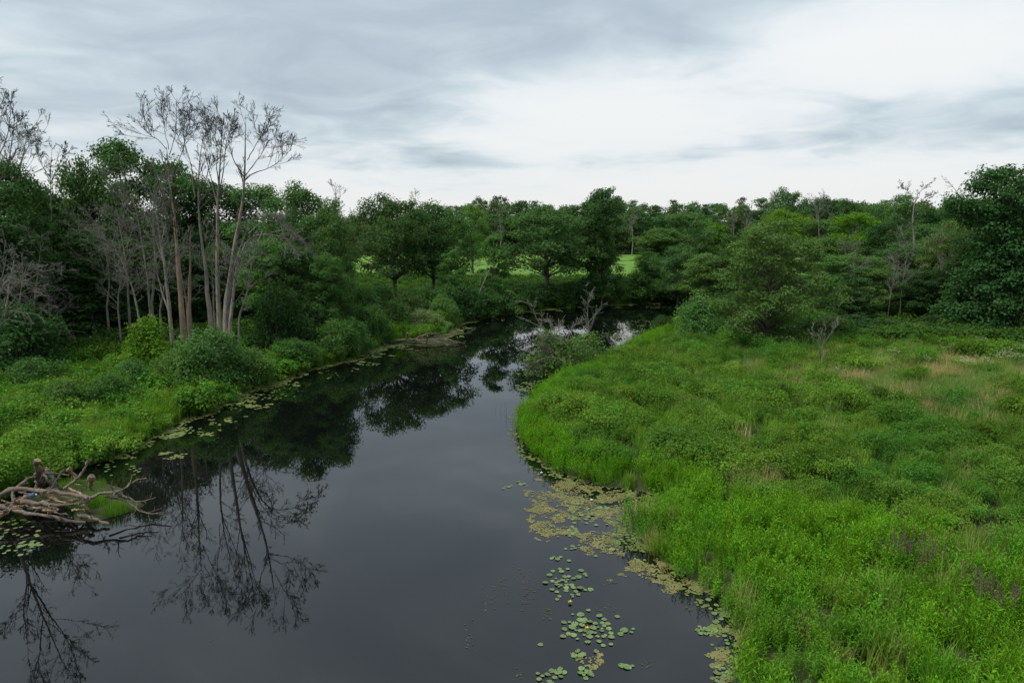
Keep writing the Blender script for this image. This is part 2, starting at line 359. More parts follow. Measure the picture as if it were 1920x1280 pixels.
# ------------------------------------------------------------------ live trees
def profile(kind, t):
    if kind == 'round': return np.sqrt(np.clip(1 - (2 * t - 0.9) ** 2 / 1.25, 0.02, 1))
    if kind == 'spread': return np.sqrt(np.clip(1 - (1.55 * t - 0.5) ** 2 / 1.15, 0.02, 1))
    if kind == 'column': return np.clip(0.75 + 0.25 * np.sin(t * 9), 0, 1) * np.clip(4.5 * (1.04 - t), 0, 1) ** 0.6
    if kind == 'cone': return np.clip(1.06 - t, 0, 1) ** 0.65 * np.clip(0.65 + 2.2 * t, 0, 1)
    if kind == 'dome': return np.sqrt(np.clip(1 - t ** 2 * 0.97, 0.02, 1))
def make_tree(seed, kind, H, W, crown0, n_clump, cr, n_leaf, ls, trunk_r, flat=0.6, trunks=1, lean=0.0, aspect=0.6, upb=0.45):
    """returns (trunk VF, limb VF, crown V F leaf); base at 0, height H, crown width W"""
    rng = np.random.default_rng(seed)
    # clump centres inside the crown, spaced apart
    C = []; tries = 0
    mind = cr * 0.95
    while len(C) < n_clump and tries < n_clump * 60:
        tries += 1
        t = rng.random(); a = rng.random() * 2 * math.pi
        lob = 1 + 0.22 * math.sin(a * 3 + seed) + 0.16 * math.sin(a * 5 + 2 * seed + t * 7)
        r = math.sqrt(rng.uniform(0.12, 1.0)) * float(profile(kind, np.array(t))) * lob * max(W / 2 - cr * 0.7, 0.05)
        p = np.array([r * math.cos(a), r * math.sin(a), crown0 + t * (H - crown0 - cr * flat * 0.8)])
        if C:
            q = np.array(C) - p
            if (np.sqrt(q[:, 0] ** 2 + q[:, 1] ** 2 + (q[:, 2] * 1.3) ** 2)).min() < mind:
                mind *= 0.9985; continue
        C.append(p)
    C = np.array(C); m = len(C)
    tk = []; tr_ = []
    for b in range(trunks):
        a = b * 2.4 + seed; off = 0.0 if trunks == 1 else 0.12 * W
        top = np.array([off * math.cos(a) + lean, off * math.sin(a), crown0 + (H - crown0) * (0.75 if trunks == 1 else 0.55)])
        pts = np.array([[0.05 * b, 0, -0.3], top * [0.15, 0.15, 0.3] + rng.normal(size=3) * [0.1, 0.1, 0], top * [0.5, 0.5, 0.62] + rng.normal(size=3) * [0.25, 0.25, 0], top])
        tk.append(resample(pts, 10)); rr = trunk_r * np.linspace(1, 0.22, 10); rr[0] *= 1.35; tr_.append(rr)
    tk = np.array(tk); tr_ = np.array(tr_)
    trunk = tubes(tk, tr_, 8)
    lp = []; lr = []
    for c in C:
        b = rng.integers(trunks); ts = tk[b]
        z = max(crown0 * 0.75, c[2] - 0.45 * np.hypot(c[0], c[1]) - 0.2 * cr); j = int(np.argmin(abs(ts[:, 2] - z))); s = ts[j]
        mid = (s + c) / 2 + np.array([0, 0, 0.12 * np.linalg.norm(c - s)]) + rng.normal(size=3) * 0.12 * cr
        lp.append(resample(np.array([s, mid, c]), 5)); r0 = min(tr_[b][j] * 0.6, 0.03 + 0.018 * np.linalg.norm(c - s)); lr.append(np.linspace(r0, 0.012, 5))
    lp = np.array(lp); lr = np.array(lr)
    tw, twr = branch(rng, lp, lr, 4, 0.5, (cr * 0.7, cr * 1.3), (25, 70), 0.02, 4, 0.15, 0.6, 0.006)
    limb = cat_vf([tubes(lp, lr, 4), tubes(tw, twr, 3)])
    rad = cr * rng.uniform(0.65, 1.3, m)
    w = rad ** 2; cnt = np.maximum((n_leaf * w / w.sum()).astype(int), 8); pid = np.repeat(np.arange(m), cnt); k = len(pid)
    d = norm(rng.normal(size=(k, 3)) + [0, 0, 0.35]); sub = rng.normal(size=(m, 3, 3))
    rr = rad[pid] * rng.random(k) ** 0.42
    lump = 1 + 0.32 * np.sin((d * sub[pid][:, 0] * 3.1).sum(1) * 1.6 + sub[pid][:, 1, 0] * 3)
    pos = C[pid] + d * (rr * lump)[:, None] * np.array([1, 1, flat])
    nr = norm(d * 0.55 + UP * upb + rng.normal(size=(k, 3)) * 0.42)
    size = ls * rng.uniform(0.6, 1.35, k)
    V, F = leaves(rng, pos, nr, size, size * aspect)
    tint = np.clip(rng.normal(0.5, 0.22, k) + 0.25 * (rng.random(m) - 0.5)[pid], 0, 1)
    return trunk, limb, (V, F, np.repeat(tint, 4))
PROTO = {}
def proto(key, leafmat, *a, **kw):
    tr, li, (V, F, lf) = make_tree(*a, **kw)
    PROTO[key] = dict(H=a[2], W=a[3], trunk=mesh_np('trunk', *tr, M['bark'], smooth=True), limbs=mesh_np('limbs', *li, M['bark']), crown=mesh_np('crown', V, F, M[leafmat], lf))
def recolour(key, new, leafmat):
    p = dict(PROTO[key]); c = p['crown'].copy(); c.materials[0] = M[leafmat]; p['crown'] = c; PROTO[new] = p

proto('oak1', 'oak', 11, 'spread', 14, 13, 4.9, 62, 1.45, 24000, 0.27, 0.32)
proto('oak2', 'oak', 23, 'spread', 14, 12, 4.8, 56, 1.5, 22000, 0.27, 0.34)
proto('oak3', 'oak', 35, 'round', 15, 11, 3.4, 54, 1.4, 22000, 0.26, 0.30)
proto('dark1', 'dark', 41, 'round', 15, 10, 1.2, 64, 1.3, 24000, 0.26, 0.26)
proto('dark2', 'dark', 57, 'cone', 14, 9, 0.9, 60, 1.2, 22000, 0.25, 0.22, flat=0.45, upb=0.7)
proto('col1', 'dark', 63, 'column', 15, 7.5, 0.4, 95, 1.15, 30000, 0.25, 0.26)
proto('col2', 'dark', 69, 'column', 15, 8.5, 0.4, 110, 1.2, 34000, 0.26, 0.28)
proto('elm1', 'elm', 77, 'round', 11, 10, 0.3, 110, 1.0, 38000, 0.2, 0.22, flat=0.5, upb=0.55, aspect=0.5)
proto('young1', 'mid', 83, 'round', 9, 6, 0.8, 40, 0.85, 11000, 0.24, 0.12, flat=0.55)
proto('young2', 'mid', 89, 'cone', 9, 6.5, 0.8, 44, 0.85, 11000, 0.24, 0.13, flat=0.5)
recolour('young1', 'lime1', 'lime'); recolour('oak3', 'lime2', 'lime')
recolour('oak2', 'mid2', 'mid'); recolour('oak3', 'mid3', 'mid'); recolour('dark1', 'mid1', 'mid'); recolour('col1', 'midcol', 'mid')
proto('far1', 'far', 101, 'round', 15, 10, 0.4, 40, 1.6, 5200, 0.55, 0.25)
proto('far2', 'far', 107, 'round', 15, 12, 0.5, 44, 1.7, 5600, 0.55, 0.25)
proto('far3', 'far', 113, 'cone', 16, 9, 0.3, 40, 1.5, 5200, 0.52, 0.25)
proto('far4', 'far', 119, 'round', 16, 9, 0.6, 38, 1.6, 5000, 0.55, 0.25)
# shrubs: height, width around 1 unit = metres
proto('shrub1', 'shrub', 131, 'dome', 3.0, 4.0, 0.25, 46, 0.62, 7500, 0.15, 0.05, flat=0.75, trunks=4)
proto('shrub2', 'shrub', 137, 'dome', 3.0, 3.6, 0.2, 40, 0.6, 7000, 0.15, 0.05, flat=0.85, trunks=4)
proto('shrub3', 'shrub', 149, 'cone', 3.4, 3.2, 0.2, 40, 0.55, 6500, 0.15, 0.05, flat=0.75, trunks=3)
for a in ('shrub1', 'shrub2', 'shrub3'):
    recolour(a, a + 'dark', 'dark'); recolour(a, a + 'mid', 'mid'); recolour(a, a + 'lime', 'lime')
proto('willow', 'willow', 151, 'dome', 3.0, 4.0, 0.15, 50, 0.5, 9000, 0.13, 0.04, flat=0.9, trunks=5, aspect=0.3)

proto('snag', 'mid', 163, 'dome', 3.0, 4.2, 0.25, 44, 0.62, 3400, 0.15, 0.05, flat=0.7, trunks=4)
rngT = random.Random(5)
def place(key, px, pytop, D, wpx, name, label, cat, group=None, sink=0.0):
    pr = PROTO[key]
    top = PD(px, pytop, D); x, y = top[0], D; z = gz(x, y)
    H = max(top[2] - z, 0.5); W = wpx / FPX * D
    t = empty(name, (x, y, z - sink), label, cat, group)
    t.scale = (W / pr['W'], W / pr['W'], (H + sink) / pr['H']); t.rotation_euler = (0, 0, rngT.uniform(0, 6.28))
    obj('trunk', pr['trunk'], t); obj('limbs', pr['limbs'], t); obj('crown', pr['crown'], t)
    return t
T = lambda *a, **k: place(a[0], a[1], a[2], a[3], a[4], 'broadleaf_tree', a[5], 'tree', *a[6:], **k)
S = lambda *a, **k: place(a[0], a[1], a[2], a[3], a[4], 'shrub', a[5], 'shrub', *a[6:], **k)

ORD = ('first', 'second', 'third', 'fourth', 'fifth', 'sixth', 'seventh', 'eighth', 'ninth', 'tenth', 'eleventh', 'twelfth', 'thirteenth', 'fourteenth', 'fifteenth', 'sixteenth', 'seventeenth', 'eighteenth')
def row(rows, make, label, group):        # told apart by their order from left to right
    for i, r in enumerate(sorted(rows, key=lambda r: r[1])):
        make(*r, label + ', ' + ORD[i] + ' from the left', group)
# left wood
G = 'trees of the left wood'
T('dark1', -20, 278, 50, 230, 'dark tree cut by the left edge of the picture', G)
T('dark2', 78, 335, 58, 190, 'dark tree behind the bare trees at far left', G)
T('oak1', 160, 292, 63, 170, 'dark oak just left of the tallest oak in left wood', G)
T('oak3', 228, 260, 66, 190, 'tallest dark oak in left wood, crown against the sky', G)
T('oak2', 318, 300, 70, 190, 'dark oak behind the tallest bare dead tree', G)
T('dark1', 405, 330, 72, 190, 'dark tree behind the middle dead trunks', G)
T('oak3', 490, 345, 70, 170, 'leafy tree behind the rightmost dead tree', G)
T('oak1', 562, 338, 66, 165, 'full green oak at the right end of left wood', G)
T('oak2', 612, 392, 64, 120, 'lower green tree on the right shoulder of left wood', G)
GU = 'understory of the left wood'
lab = 'dark low tree in the shaded understory of left wood'
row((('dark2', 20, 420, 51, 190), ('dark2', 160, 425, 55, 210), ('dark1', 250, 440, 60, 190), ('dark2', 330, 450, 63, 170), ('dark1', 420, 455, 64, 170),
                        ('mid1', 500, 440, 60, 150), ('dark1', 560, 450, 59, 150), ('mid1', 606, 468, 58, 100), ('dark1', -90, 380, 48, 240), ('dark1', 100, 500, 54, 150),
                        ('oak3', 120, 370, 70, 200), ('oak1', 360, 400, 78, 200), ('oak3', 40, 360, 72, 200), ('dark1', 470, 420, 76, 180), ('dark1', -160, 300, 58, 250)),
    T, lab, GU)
# trees beside the bend
T('oak1', 735, 362, 80, 190, 'big round oak standing before the bright field')
T('oak2', 810, 378, 84, 150, 'oak leaning out from the right side of the big round oak')
T('young1', 842, 462, 79, 62, 'thin young tree under the right side of the round oaks')
T('mid2', 622, 470, 66, 80, 'small tree between left wood and the field gap')
T('young2', 925, 438, 82, 92, 'light green young tree leaning over the bank left of wide oak')
T('oak2', 1028, 385, 92, 215, 'wide spreading oak on the far bank at the middle')
T('col1', 1132, 348, 93, 84, 'tall narrow tree on the far bank right of the wide oak')
T('mid3', 885, 382, 128, 75, 'rounded tree in front of the far treeline, above the young tree')
T('midcol', 1238, 425, 100, 110, 'leafy tree at the right end of the far bank gap')
T('oak3', 1290, 398, 104, 130, 'dark tree over the river bend left of the lime tree')
T('lime1', 1343, 408, 108, 82, 'bright lime green tree above the river bend')
GF = 'trees on the far bank behind the right meadow'
row((('midcol', 1220, 470, 97, 70), ('oak1', 1275, 455, 90, 110), ('mid1', 1330, 470, 84, 120), ('oak3', 1390, 455, 82, 120), ('oak1', 1420, 420, 98, 140), ('mid1', 1560, 440, 90, 140)),
    T, 'leafy tree crowding the far bank behind right meadow', GF)
# right wood
T('elm1', 1455, 408, 56, 228, 'broad feathery tree standing alone at the edge of right meadow')
T('col2', 1895, 298, 57, 175, 'tall dark tree rising at the right edge of picture')
GR = 'trees of the right wood'
row((('mid1', 1585, 470, 68, 140), ('elm1', 1640, 480, 66, 130), ('dark1', 1690, 455, 70, 150), ('mid1', 1745, 445, 72, 140), ('elm1', 1790, 410, 66, 130), ('dark1', 1830, 420, 62, 120),
                        ('dark2', 1600, 500, 62, 110), ('dark1', 1750, 500, 64, 120), ('dark2', 1820, 500, 60, 110), ('col2', 1990, 300, 60, 190), ('col2', 2080, 320, 62, 220), ('dark1', 1960, 430, 56, 150)),
    T, 'leafy tree in the dense right wood behind the meadow', GR)
GM = 'canopy trees behind the right wood'
for k, px, pt, D, w, lb_ in (('oak1', 1478, 350, 122, 100, 'dark flat topped oak breaking the skyline above the feathery tree'),
                             ('lime2', 1472, 392, 112, 110, 'yellow green tree crown just below the dark flat topped oak'),
                             ('lime2', 1605, 398, 105, 120, 'yellow green tree crown in the middle of right canopy')):
    T(k, px, pt, D, w, lb_)
row((('dark1', 1545, 362, 125, 80), ('oak3', 1590, 372, 130, 90), ('oak1', 1645, 380, 120, 90), ('oak2', 1690, 362, 112, 95), ('dark1', 1740, 385, 118, 90), ('oak3', 1800, 372, 105, 100), ('oak1', 1850, 362, 100, 110), ('mid3', 1540, 410, 108, 100), ('dark1', 1665, 410, 98, 110), ('oak3', 1740, 420, 92, 120), ('oak1', 1960, 370, 100, 130), ('oak3', 2060, 370, 100, 140)),
    T, 'dark canopy tree on the skyline behind right wood', GM)
# far treeline behind the field
rt = random.Random(8)
line = [(-150, 380), (520, 400), (600, 398), (680, 396), (760, 392), (830, 380), (930, 362), (1000, 376), (1090, 371), (1200, 368), (1260, 378), (1400, 378), (1560, 378), (1700, 380), (2100, 376)]
for D, dy, step in ((206, 26, 38), (222, 10, 34), (245, 0, 34), (275, -2, 42)):
    px = 540 + rt.uniform(0, 20)
    while px < 2050:
        yt = float(np.interp(px, [a for a, _ in line], [b for _, b in line])) + dy + (8 if px < 1260 else 2) + rt.uniform(-9, 10)
        T(rt.choice(('far1', 'far2', 'far3', 'far4')), px, yt, D + rt.uniform(-6, 6), rt.uniform(46, 74) * 220 / D, 'distant tree in the long treeline behind the bright field', 'far treeline')
        px += step * rt.uniform(0.7, 1.3)
# shrubs that can be told apart
S('shrub3lime', 272, 588, 47, 105, 'yellow green shrub below the dead trees at the wood edge')
S('shrub1', 385, 606, 43.5, 150, 'large dark green shrub in front of the dead trunks')
S('shrub1mid', 325, 650, 42, 95, 'low leafy shrub left of the large dark shrub')
S('shrub1mid', 460, 645, 46, 110, 'low shrub right of the large dark shrub')
S('shrub2mid', 548, 632, 51, 100, 'spreading pale tipped shrub on left bank below the dead trees')
S('shrub1dark', 512, 520, 54, 95, 'rounded dark shrub right of the dead tree clump')
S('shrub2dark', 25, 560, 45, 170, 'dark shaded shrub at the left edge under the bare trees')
S('shrub2mid', 625, 595, 55, 90, 'bright leafy shrub on left bank before the thicket')
S('willow', 788, 578, 67.5, 100, 'large pale grey green willow bush beside the debris pile')
S('willow', 745, 584, 69, 80, 'pale willow bush left of and behind the large one')
S('willow', 728, 604, 66, 62, 'small rounded pale willow bush at the water edge')
S('shrub2', 1316, 547, 60, 92, 'round dark green bush beside the river bend')
S('shrub1dark', 1246, 589, 67, 56, 'low dark bush left of the round dark bush')
S('shrub3mid', 1195, 505, 96, 95, 'yellowish shrub on the far bank below the field gap')
S('shrub2', 1702, 603, 57, 66, 'pale leafy shrub at the foot of right wood')
S('shrub3', 1870, 612, 55, 80, 'leafy shrub below the tall tree at right edge')
S('shrub2dark', 1800, 612, 58, 80, 'dark low shrub between the two leafy shrubs of right wood')
S('snag', 1104, 622, 51, 125, 'leafy bush on the tip of the right bank with bare branches')
S('snag', 1068, 636, 49.5, 110, 'loose lower bush between the two bushes of right bank tip')
S('snag', 1030, 618, 50, 125, 'half bare bush leaning over the water from right bank')
for k, px, pt, D, w, lb_ in (('shrub2mid', 205, 695, 38, 90, 'rounded green bush on left bank below the yellow green shrub'), ('shrub1mid', 120, 705, 37, 100, 'low spreading bush on left bank left of the rounded bush'),
                            ('shrub1', 60, 668, 42, 120, 'leafy bush at the wood edge behind the low spreading bush'), ('shrub3', 250, 668, 41, 80, 'small upright bush just under the yellow green shrub'),
):
    S(k, px, pt, D, w, lb_)
gt = 'thicket along the left bank'
row((('shrub1dark', 575, 548, 56, 90), ('shrub2', 625, 545, 60, 90), ('shrub1', 680, 532, 66, 95), ('shrub2dark', 720, 530, 70, 90), ('shrub1', 665, 562, 61, 80), ('shrub2mid', 700, 568, 62, 70),
                        ('shrub1', 755, 535, 70, 90), ('shrub2', 800, 530, 74, 90), ('shrub3', 840, 530, 76, 80), ('shrub1dark', 870, 528, 78, 90), ('shrub2', 905, 535, 80, 80), ('shrub1', 940, 540, 82, 80),
                        ('shrub2', 740, 556, 66, 70), ('shrub1mid', 830, 550, 72, 60), ('shrub3dark', 600, 525, 60, 80), ('shrub2dark', 650, 530, 66, 80), ('shrub1dark', 880, 522, 84, 70), ('shrub1', 660, 590, 57, 70)),
    S, 'green shrub in the thicket between left wood and river bend', gt)
gt = 'shrubs along the far bank'
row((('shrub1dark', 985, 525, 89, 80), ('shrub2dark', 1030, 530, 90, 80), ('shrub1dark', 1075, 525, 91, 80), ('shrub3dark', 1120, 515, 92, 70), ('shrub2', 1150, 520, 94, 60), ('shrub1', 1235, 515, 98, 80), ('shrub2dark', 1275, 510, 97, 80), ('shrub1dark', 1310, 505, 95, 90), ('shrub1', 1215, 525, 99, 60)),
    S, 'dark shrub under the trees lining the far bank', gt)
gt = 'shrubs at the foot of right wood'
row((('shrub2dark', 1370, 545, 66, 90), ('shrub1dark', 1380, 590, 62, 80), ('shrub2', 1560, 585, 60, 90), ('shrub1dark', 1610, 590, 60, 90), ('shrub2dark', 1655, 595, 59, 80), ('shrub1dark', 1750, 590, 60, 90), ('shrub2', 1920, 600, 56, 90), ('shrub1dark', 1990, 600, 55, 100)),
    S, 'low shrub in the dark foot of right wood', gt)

# ------------------------------------------------------------------ dead trees
def dead(name, label, D, stems, seed, r0, cat='dead tree', group=None, trunkmat='deadbark', twigmat='twig', f0=0.45, lens=None, l1=(1.8, 4.2), n1=12, n2=6, n3=6, n4=3, trop=(0.06, 0.04, 0.02), ang=(25, 55), fine=0.0065, wig=0.06):
    """stems: pixel polylines (px, py[, depth offset]); the first is the trunk, the others spring from it"""
    rng = np.random.default_rng(seed); L3 = []; r0 = r0 * 0.85
    if lens is not None: l1 = None
    for s in stems:
        L3.append(resample(np.array([PD(p[0], p[1], D + (p[2] if len(p) > 2 else 0)) for p in s]), 12))
    base = L3[0][0].copy(); gzb = gz(base[0], base[1]); base[2] = gzb
    L3[0][0][2] = min(L3[0][0][2], gzb) - 0.3
    Pn = np.array(L3) - base
    Pn += np.cumsum(rng.normal(size=Pn.shape) * 0.032, axis=1) * np.array([1, 1, 0.3])
    R = []
    L0 = np.linalg.norm(np.diff(Pn[0], axis=0), axis=1).sum()
    for i, p in enumerate(Pn):
        if i == 0: r = r0 * np.linspace(1, 0.06, 12); r[0] *= 1.3
        else:
            j = int(np.argmin(np.linalg.norm(Pn[0] - p[0], axis=1))); r = np.linspace(min(max(R[0][j] * 0.62, 0.03), r0 * 0.6), 0.010, 12)
        R.append(r)
    R = np.array(R) * (1 + 0.09 * rng.normal(size=(len(Pn), 12)))
    t = empty(name, base, label, cat, group)
    a, ar = branch(rng, Pn, R, n1, f0, lens if l1 is None else l1, ang, trop[0], 7, wig, 0.45, 0.010)
    parts = [tubes(a, ar, 5)]; few = (len(Pn) <= 2 and n1 <= 8) or cat == 'dead sapling' or len(Pn) == 4 and n1 == 8
    obj('trunk', mesh_np('trunk', *cat_vf([tubes(Pn[:1], R[:1], 9)] + (parts + ([tubes(Pn[1:], R[1:], 7)] if len(Pn) > 1 else []) if few else [])), M[trunkmat], smooth=True), t)
    if len(Pn) > 1: parts.insert(0, tubes(Pn[1:], R[1:], 7))
    if not few: obj('limbs', mesh_np('limbs', *cat_vf(parts), M['greytwig' if twigmat == 'greytwig' else 'limb']), t)
    b, br = branch(rng, a, ar, n2, 0.2, 0.55, (22, 55), trop[1], 5, wig, 0.6, fine * 1.3)
    b0, b0r = branch(rng, Pn, R, n1, f0, lens * 0.35 if l1 is None else (l1[0] * .4, l1[1] * .4), ang, trop[1], 5, wig, 0.4, fine * 1.3)
    b = np.concatenate([b, b0]); br = np.concatenate([br, b0r])
    c, cr_ = branch(rng, b, br, n3, 0.2, 0.5, (20, 50), trop[2], 4, wig * .8, 0.65, fine)
    parts = [tubes(b, br, 4), tubes(c, cr_, 3)]
    if n4:
        d, dr = branch(rng, c, cr_, n4, 0.15, 0.6, (20, 50), trop[2], 3, wig * .8, 0.7, fine * 0.8); parts.append(tubes(d, dr, 3))
    tag(obj('twigs', mesh_np('twigs', *cat_vf(parts), M[twigmat]), t), kind='stuff')
    return t
DG = 'bare dead trees on the left bank'
dead('dead_tree', 'tallest bare dead tree with stripped pinkish trunk', 51, [[(342, 604), (338, 540), (332, 464), (326, 390), (323, 335), (313, 276)], [(313, 280), (300, 262), (285, 256, -1), (268, 240, -1), (258, 222, -1)],
     [(318, 290), (330, 250, 1), (328, 215, 1), (330, 183, 1)], [(322, 330), (338, 290, -1), (345, 250, -1), (358, 215, -2)], [(316, 280), (308, 240, 2), (302, 200, 2)]], 1, 0.24, trunkmat='stripped', f0=0.35, n1=7, n2=8, n3=5, n4=3)
dead('dead_tree', 'dead stub with broken top and pinkish bark between tall trunks', 52, [[(355, 600), (358, 520), (361, 434)]], 2, 0.20, trunkmat='stripped', f0=0.6, n1=9, lens=0.14, n2=5, n3=5, n4=0)
dead('dead_tree', 'slender dead tree forking right of the broken stub', 52, [[(396, 612), (384, 493), (372, 420), (366, 354), (372, 300), (380, 250)], [(368, 370), (362, 310, 1), (352, 260, 1), (345, 235, 1)], [(370, 400), (388, 330, -1), (398, 285, -1), (392, 240, -1)]], 3, 0.19, f0=0.4, n1=7, n2=8, n3=5, n4=3)
dead('dead_tree', 'straight dead tree just left of the leaning dead trunk', 50, [[(412, 622), (407, 482), (407, 376), (412, 320), (418, 225)], [(407, 385), (396, 335, 1), (384, 300, 1), (378, 262, 1)], [(408, 380), (424, 310, -1), (428, 260, -1), (440, 225, -1)], [(410, 340), (402, 280, -2), (400, 235, -2)]], 4, 0.22, f0=0.4, n1=7, n2=8, n3=5, n4=3)
dead('dead_tree', 'thick leaning dead tree with long drooping limb at right', 49, [[(422, 632), (430, 508), (444, 449), (457, 390), (460, 328), (464, 228)], [(459, 340), (480, 322, 1), (512, 316, 1), (535, 295, 1), (550, 277, 1)], [(460, 335), (440, 300, -1), (432, 265, -1), (438, 235, -1)],
     [(462, 300), (478, 268, -1), (492, 240, -1)], [(460, 330), (492, 290, 2), (510, 262, 2)]], 5, 0.26, f0=0.42, n1=7, n2=8, n3=5, n4=3)
dead('dead_tree', 'arching dead tree whose grey twigs hang to the right of clump', 48.5, [[(428, 630), (436, 520), (452, 452), (466, 436), (492, 434), (520, 440), (545, 450)], [(466, 438), (500, 410, 1), (540, 425, 1), (580, 470, 1)], [(492, 434), (482, 455, -1), (470, 490, -1)], [(510, 436), (545, 430), (570, 450)], [(440, 500), (470, 420, 1), (500, 395, 1), (535, 410, 1)]], 6, 0.15, twigmat='greytwig',
     f0=0.3, lens=0.28, n1=14, n2=6, n3=6, n4=3, trop=(0.0, -0.08, -0.08))
dead('dead_tree', 'crooked grey dead tree at the left of the trunk clump', 50, [[(322, 620), (312, 520), (303, 440), (295, 380), (280, 330)], [(318, 590), (302, 540, 1), (292, 480, 1), (286, 420, 1)], [(300, 420), (318, 370, -1), (322, 330, -1)]], 7, 0.17, twigmat='greytwig', f0=0.3, n1=12, lens=0.26, n2=6, n3=6, n4=3)
dead('dead_tree', 'thin dead sapling tight against the leaning dead trunk', 48.5, [[(432, 630), (438, 560), (446, 500), (452, 470)]], 8, 0.10, twigmat='greytwig', f0=0.2, n1=12, lens=0.3, n2=5, n3=5, n4=2)
gg = 'grey twiggy dead trees before the left wood'
lab = 'grey bare tree of dense fine twigs among the left dead trees'
for i, (st, D, r) in enumerate(([[(282, 600), (278, 520), (262, 420), (240, 330)], 53, .13], [[(240, 600), (238, 520), (225, 430), (205, 350)], 54, .12], [[(285, 590), (290, 500), (288, 400), (292, 330)], 55, .13], [[(200, 590), (205, 520), (195, 450), (185, 400)], 53, .10], [[(262, 610), (250, 540), (225, 480), (205, 440)], 50, .10], [[(300, 600), (306, 540), (318, 480), (326, 430)], 52, .09], [[(445, 610), (460, 560), (472, 500), (476, 460)], 51, .08], [[(350, 600), (348, 540), (340, 490), (336, 450)], 54, .08], [[(225, 610), (222, 560), (232, 510), (240, 470)], 51, .08], [[(165, 610), (160, 540), (150, 470), (146, 420)], 55, .10], [[(400, 590), (398, 540), (392, 490), (385, 450)], 54, .08])):
    dead('dead_tree', lab, D, [st], 20 + i, r, group=gg, twigmat='greytwig', f0=0.15, n1=16, lens=0.30, n2=6, n3=5, n4=3, trop=(0.05, 0.02, 0.0), ang=(25, 75))
dead('dead_tree', 'small bare tree with rounded twig crown against the sky at far left', 57, [[(99, 600), (98, 480), (97, 350), (96, 300), (100, 275)], [(97, 345), (80, 305, 1), (72, 280, 1)], [(97, 340), (115, 305, -1), (122, 285, -1)]], 31, 0.14, f0=0.55, n1=12, l1=(0.8, 2.2))
dead('dead_tree', 'bare tree with crooked limb rising left of the rounded twig crown', 52, [[(20, 680), (20, 500), (15, 400), (32, 330), (42, 280), (45, 250)], [(15, 400), (2, 340, 1), (10, 290, 1)], [(36, 310), (55, 275, 1), (62, 262, 1)]], 32, 0.2, f0=0.4, n1=12, twigmat='greytwig')
dead('dead_tree', 'bare tree at the left edge with twigs reaching into view near sky', 40, [[(-30, 760), (-36, 560), (-28, 400), (-18, 300), (-4, 195)], [(-28, 400), (0, 340, -1), (20, 290, -1), (26, 235, -1)], [(-20, 320), (10, 268, 1), (22, 210, 1)], [(-30, 440), (-60, 330, 1), (-75, 230, 1)], [(-22, 330), (-45, 260, -1), (-50, 180, -1)]], 33, 0.26, f0=0.3, n1=8, n2=8, n3=5, n4=3)
lab = 'drooping grey dead tree at the left edge above the bank'
for i, (st, D, r) in enumerate(([[(12, 705), (10, 620), (18, 540), (30, 470)], 44, .13], [[(60, 690), (62, 600), (70, 520), (75, 450)], 48, .13], [[(-30, 720), (-20, 620), (0, 540), (10, 480)], 42, .14], [[(95, 660), (92, 590), (100, 520)], 50, .10], [[(35, 690), (40, 620), (35, 560), (50, 500)], 46, .12])):
    dead('dead_tree', lab, D, [st], 40 + i, r, group='drooping dead trees at left edge', twigmat='greytwig', f0=0.2, n1=18, lens=0.38, n2=6, n3=5, n4=3, trop=(0.0, -0.06, -0.06), ang=(30, 80))
# right side
dead('dead_tree', 'small pale leafless sapling standing in the right meadow', 45.5, [[(1540, 697), (1543, 665), (1550, 630), (1553, 600)], [(1543, 670), (1535, 640), (1524, 612)], [(1547, 645), (1562, 622), (1576, 604)]], 51, 0.05, trunkmat='greytwig', twigmat='greytwig', f0=0.3, n1=9, l1=(0.5, 1.3), fine=0.004, n2=5, n3=4, n4=0, cat='dead sapling')
dead('dead_tree', 'dead tree with crooked pale limbs above the right wood skyline', 74, [[(1715, 560), (1716, 500), (1710, 420), (1712, 370), (1730, 345), (1752, 338)], [(1712, 375), (1700, 355, 1), (1690, 350, 1)], [(1714, 400), (1735, 370, -1), (1760, 362, -1)]], 52, 0.17, f0=0.5, n1=10, l1=(0.6, 1.8))
dead('dead_tree', 'bare forked branch poking above right wood beside the tall tree', 72, [[(1815, 530), (1812, 450), (1805, 380), (1792, 352), (1776, 335)], [(1796, 358), (1800, 345), (1806, 338)]], 53, 0.14, f0=0.7, n1=6, lens=0.08, n2=4, n3=3, n4=0)
lab = 'grey dead tree tangled in the front of right wood'
for i, (st, D, r) in enumerate(([[(1688, 600), (1690, 540), (1700, 470), (1692, 420)], 64, .05], [[(1592, 560), (1600, 500), (1590, 460)], 65, .07], [[(1665, 590), (1672, 520), (1680, 480)], 63, .05], [[(1760, 560), (1765, 500), (1752, 440)], 63, .07], [[(1540, 480), (1535, 420), (1540, 380)], 100, .12])):
    dead('dead_tree', lab, D, [st], 60 + i, r, group='dead trees in right wood', twigmat='greytwig', trunkmat='greytwig', f0=0.2, n1=14, lens=0.3, n2=6, n3=5, n4=2)
lab = 'distant bare tree standing among the far treeline'
for i, (px, yt, D, w) in enumerate(((630, 352, 150, 1), (610, 380, 150, 1), (938, 398, 190, 1), (1185, 400, 195, 1), (1400, 402, 180, 1), (1375, 408, 180, 1), (775, 366, 210, 1))):
    b = P(px, 480, 1.5) if D > 400 else None
    zb = proj(np.array((px - 960) / FPX * D), np.array(float(D)), np.array(1.3))[1]
    dead('dead_tree', lab, D, [[(px, float(zb)), (px + 2, (float(zb) + yt) / 2), (px - 1, yt + 12), (px, yt)]], 70 + i, 0.2, group='distant bare trees', twigmat='greytwig', f0=0.3, n1=16, lens=0.33, n2=6, n3=4, n4=0, fine=0.02)
